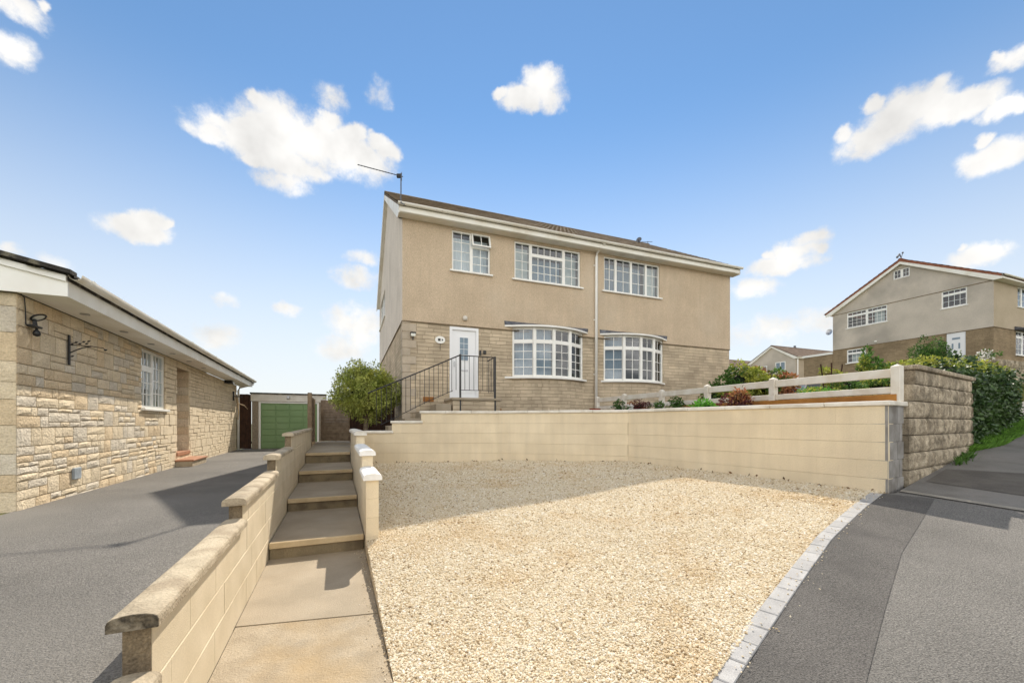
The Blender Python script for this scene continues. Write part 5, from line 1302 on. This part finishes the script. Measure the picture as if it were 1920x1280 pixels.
shrub('climbing_shrub', 'tall thin yellow green shrub left of the round evergreen', (14.3, 15.6, 2.0), (.28, .3, .55), 1.0, 1000, .10, ['leaf_lime', 'leaf_green'], 47, nclump=14, cr=.32, corek=0)
shrub('climbing_shrub', 'small lime green shrub beside the dark garden trellis', (12.2, 15.7, 1.75), (.4, .3, .4), .9, 900, .10, ['leaf_lime'], 48, nclump=12, cr=.34, corek=0)
shrub('golden_shrub', 'lime leaved shrubs massed behind the rock-faced wall coping', (8.2, 8.6, .78), (.75, .5, .42), .3, 4200, .07, ['leaf_lime', 'leaf_green'], 49)
shrub('golden_shrub', 'low mixed shrubs filling the garden behind the last white fence bay', (9.3, 10.9, .95), (.75, .5, .38), .4, 4000, .07, ['leaf_lime', 'leaf_green', 'leaf_dark'], 52)
shrub('round_evergreen', 'dense dark rounded evergreen in front of the white door on the hill', (12.25, 12.0, 1.62), (.52, .5, .82), .6, 11000, .05, ['leaf_dark', 'leaf_green'], 50, nclump=80, cr=.24, corek=.55)
shrub('white_flower_shrub', 'small white flowering shrub on top of the ivy hedge', (10.0, 8.6, 1.42), (.2, .2, .1), 1.0, 380, .05, ['petal', 'leaf_green'], 51, stem=False, corek=0)
tre = empty('garden_trellis', (11.6, 15.0, 1.2), 'dark broken garden trellis standing before the hillside outbuilding', 'trellis')
for a, b in (((11.35, 15, 2.15), (11.5, 15, 1.1)), ((11.75, 15, 2.2), (11.75, 15, 1.1)), ((12.15, 15, 2.15), (12.0, 15, 1.1)), ((11.4, 15, 1.8), (12.1, 15, 1.8)), ((11.45, 15, 1.5), (12.05, 15, 1.5))): MB().tube([a, b], .022, 6).build('lath', 'timber_dark', tre)

# a car parked on the road above, seen only through the fence
car = empty('parked_car', (11.6, 16.6, .55), 'blue car windscreen glimpsed through the white fence rails', 'car')
CF = Fr((10.6, 16.4), (.85, .527), (.527, -.85))
body = MB(); body.prof(CF.at(0, 0), [(-.85, .75), (-.85, 1.25), (.85, 1.25), (.85, .75)], -.3, 3.7).build('body', 'car_blue', car)
cb = MB(); cb.v = [CF.p(a, n, z) for a, n, z in ((.55, -.8, 1.252), (3.2, -.8, 1.252), (3.2, .8, 1.252), (.55, .8, 1.252), (1.35, -.62, 1.75), (2.7, -.62, 1.75), (2.7, .62, 1.75), (1.35, .62, 1.75))]
cb.f = [(4, 5, 6, 7), (0, 1, 5, 4), (2, 3, 7, 6), (1, 2, 6, 5), (3, 0, 4, 7), (0, 3, 2, 1)]; cb.build('cabin', 'plastic_black', car)
MB().quad(CF.p(.58, -.72, 1.29), CF.p(.58, .72, 1.29), CF.p(1.31, .58, 1.735), CF.p(1.31, -.58, 1.735)).build('windscreen', 'glass', car)
for a in (.5, 2.9):
    for n_ in (-.78, .78):
        m = MB(); m.tube([CF.p(a, n_ - .1, .85), CF.p(a, n_ + .1, .85)], .3, 16); m.build('wheel', 'tyre', car)

# ------------------------------------------------------------------ gravel stones
rs = np.random.RandomState(2)
def inpoly(P, poly):
    x, y = P[:, 0], P[:, 1]; r = np.zeros(len(P), bool); j = len(poly) - 1
    for i in range(len(poly)):
        xi, yi = poly[i]; xj, yj = poly[j]
        r ^= ((yi > y) != (yj > y)) & (x < (xj - xi) * (y - yi) / (yj - yi + 1e-12) + xi); j = i
    return r
pp = []; pr_ = []
for y0, y1, dens_, rad in ((1.5, 3.2, 11500, .0064), (3.2, 4.6, 8000, .0072), (4.6, 6.5, 5000, .0085), (6.5, 9.4, 2600, .0105)):
    n = int(9.0 * (y1 - y0) * dens_); P = np.stack([rs.uniform(-3.8, 5.2, n), rs.uniform(y0, y1, n)], 1)
    P = P[inpoly(P, gpoly)]; pp.append(P); pr_.append(np.full(len(P), rad))
sp_ = []
for _ in range(260):
    t_ = rs.uniform(1.3, L[-1]); q = kerb_at(t_); o_ = abs(rs.normal(0, .07)); sp_.append((q.x + o_ * .7 + .0 - .05, q.y - o_ * .7 + .05))
for _ in range(150):
    s_ = rs.uniform(1.5, 4.6); sp_.append(LW.p(s_, PW - abs(rs.normal(0, .05)), 0)[:2])
P_sp = np.array(sp_)
P = np.concatenate(pp); rad = np.concatenate(pr_) * rs.lognormal(0, .2, len(P))
Z = np.array([gzu(a, b) for a, b in P]) + rad * rs.uniform(-.2, .55, len(P))
rsp = rs.uniform(.003, .0062, len(P_sp)); zsp = np.array([PL(a, b) + .016 for a, b in P_sp[:260]] + [-1.388] * 150)
P = np.concatenate([P, P_sp]); rad = np.concatenate([rad, rsp]); Z = np.concatenate([Z, zsp])
me = bpy.data.meshes.new('gravel_stones'); v = np.column_stack([P, Z + EYE]); me.from_pydata(v.tolist(), [], [])
at = me.attributes.new('rad', 'FLOAT', 'POINT'); at.data.foreach_set('value', rad.astype(np.float32))
go = bpy.data.objects.new('gravel_stones', me); col.objects.link(go); me.materials.append(MATS['pebble'])
tag(go, 'loose buff and cream gravel stones covering the drive', 'gravel', kind='stuff')
ng = bpy.data.node_groups.new('scatter_stones', 'GeometryNodeTree')
ng.interface.new_socket('Geometry', in_out='INPUT', socket_type='NodeSocketGeometry'); ng.interface.new_socket('Geometry', in_out='OUTPUT', socket_type='NodeSocketGeometry')
GN = ng.nodes; GL = ng.links
gi, go_ = GN.new('NodeGroupInput'), GN.new('NodeGroupOutput')
ico = GN.new('GeometryNodeMeshIcoSphere'); ico.inputs['Radius'].default_value = 1.; ico.inputs['Subdivisions'].default_value = 2
nt = GN.new('ShaderNodeTexNoise'); nt.inputs['Scale'].default_value = 1.1
sv = GN.new('ShaderNodeVectorMath'); sv.operation = 'MULTIPLY_ADD'; sv.inputs[1].default_value = (.9, .9, .9); sv.inputs[2].default_value = (-.45, -.45, -.45); GL.new(nt.outputs['Color'], sv.inputs[0])
spn = GN.new('GeometryNodeSetPosition'); GL.new(ico.outputs[0], spn.inputs['Geometry']); GL.new(sv.outputs[0], spn.inputs['Offset'])
sm = GN.new('GeometryNodeSetMaterial'); sm.inputs['Material'].default_value = MATS['pebble']; GL.new(spn.outputs[0], sm.inputs['Geometry'])
ip = GN.new('GeometryNodeInstanceOnPoints'); GL.new(gi.outputs[0], ip.inputs['Points']); GL.new(sm.outputs[0], ip.inputs['Instance'])
rv = GN.new('FunctionNodeRandomValue'); rv.data_type = 'FLOAT_VECTOR'; rv.inputs[0].default_value = (-.5, -.5, 0); rv.inputs[1].default_value = (.5, .5, 6.28); GL.new(rv.outputs[0], ip.inputs['Rotation'])
rv2 = GN.new('FunctionNodeRandomValue'); rv2.data_type = 'FLOAT_VECTOR'; rv2.inputs[0].default_value = (.8, .7, .5); rv2.inputs[1].default_value = (1.45, 1.1, .85); rv2.inputs['Seed'].default_value = 3
na = GN.new('GeometryNodeInputNamedAttribute'); na.data_type = 'FLOAT'; na.inputs['Name'].default_value = 'rad'
mu = GN.new('ShaderNodeVectorMath'); mu.operation = 'SCALE'; GL.new(rv2.outputs[0], mu.inputs[0]); GL.new(na.outputs[0], mu.inputs['Scale']); GL.new(mu.outputs[0], ip.inputs['Scale'])
GL.new(ip.outputs[0], go_.inputs[0])
md = go.modifiers.new('scatter', 'NODES'); md.node_group = ng
# dry leaves blown along the foot of the retaining wall
lp, ln_ = [], []
for fr_, ln2, k_ in ((FA, LA, 22), (FB, LB, 16), (FC, LC, 16)):
    for _ in range(k_):
        q = fr_.p(rs.uniform(.1, ln2), .04 + abs(rs.normal(0, .05)), 0); lp.append((q[0], q[1], gz(q[0], q[1]) + .01)); ln_.append((rs.normal(), rs.normal(), .5))
tag(mk('leaf_litter', leaves(lp, ln_, .055, rs), np.arange(len(lp) * 4).reshape(-1, 4).tolist(), 'dry_leaf', fixn=False), 'scattered brown dead leaves along the foot of the retaining wall', 'leaves', kind='stuff')
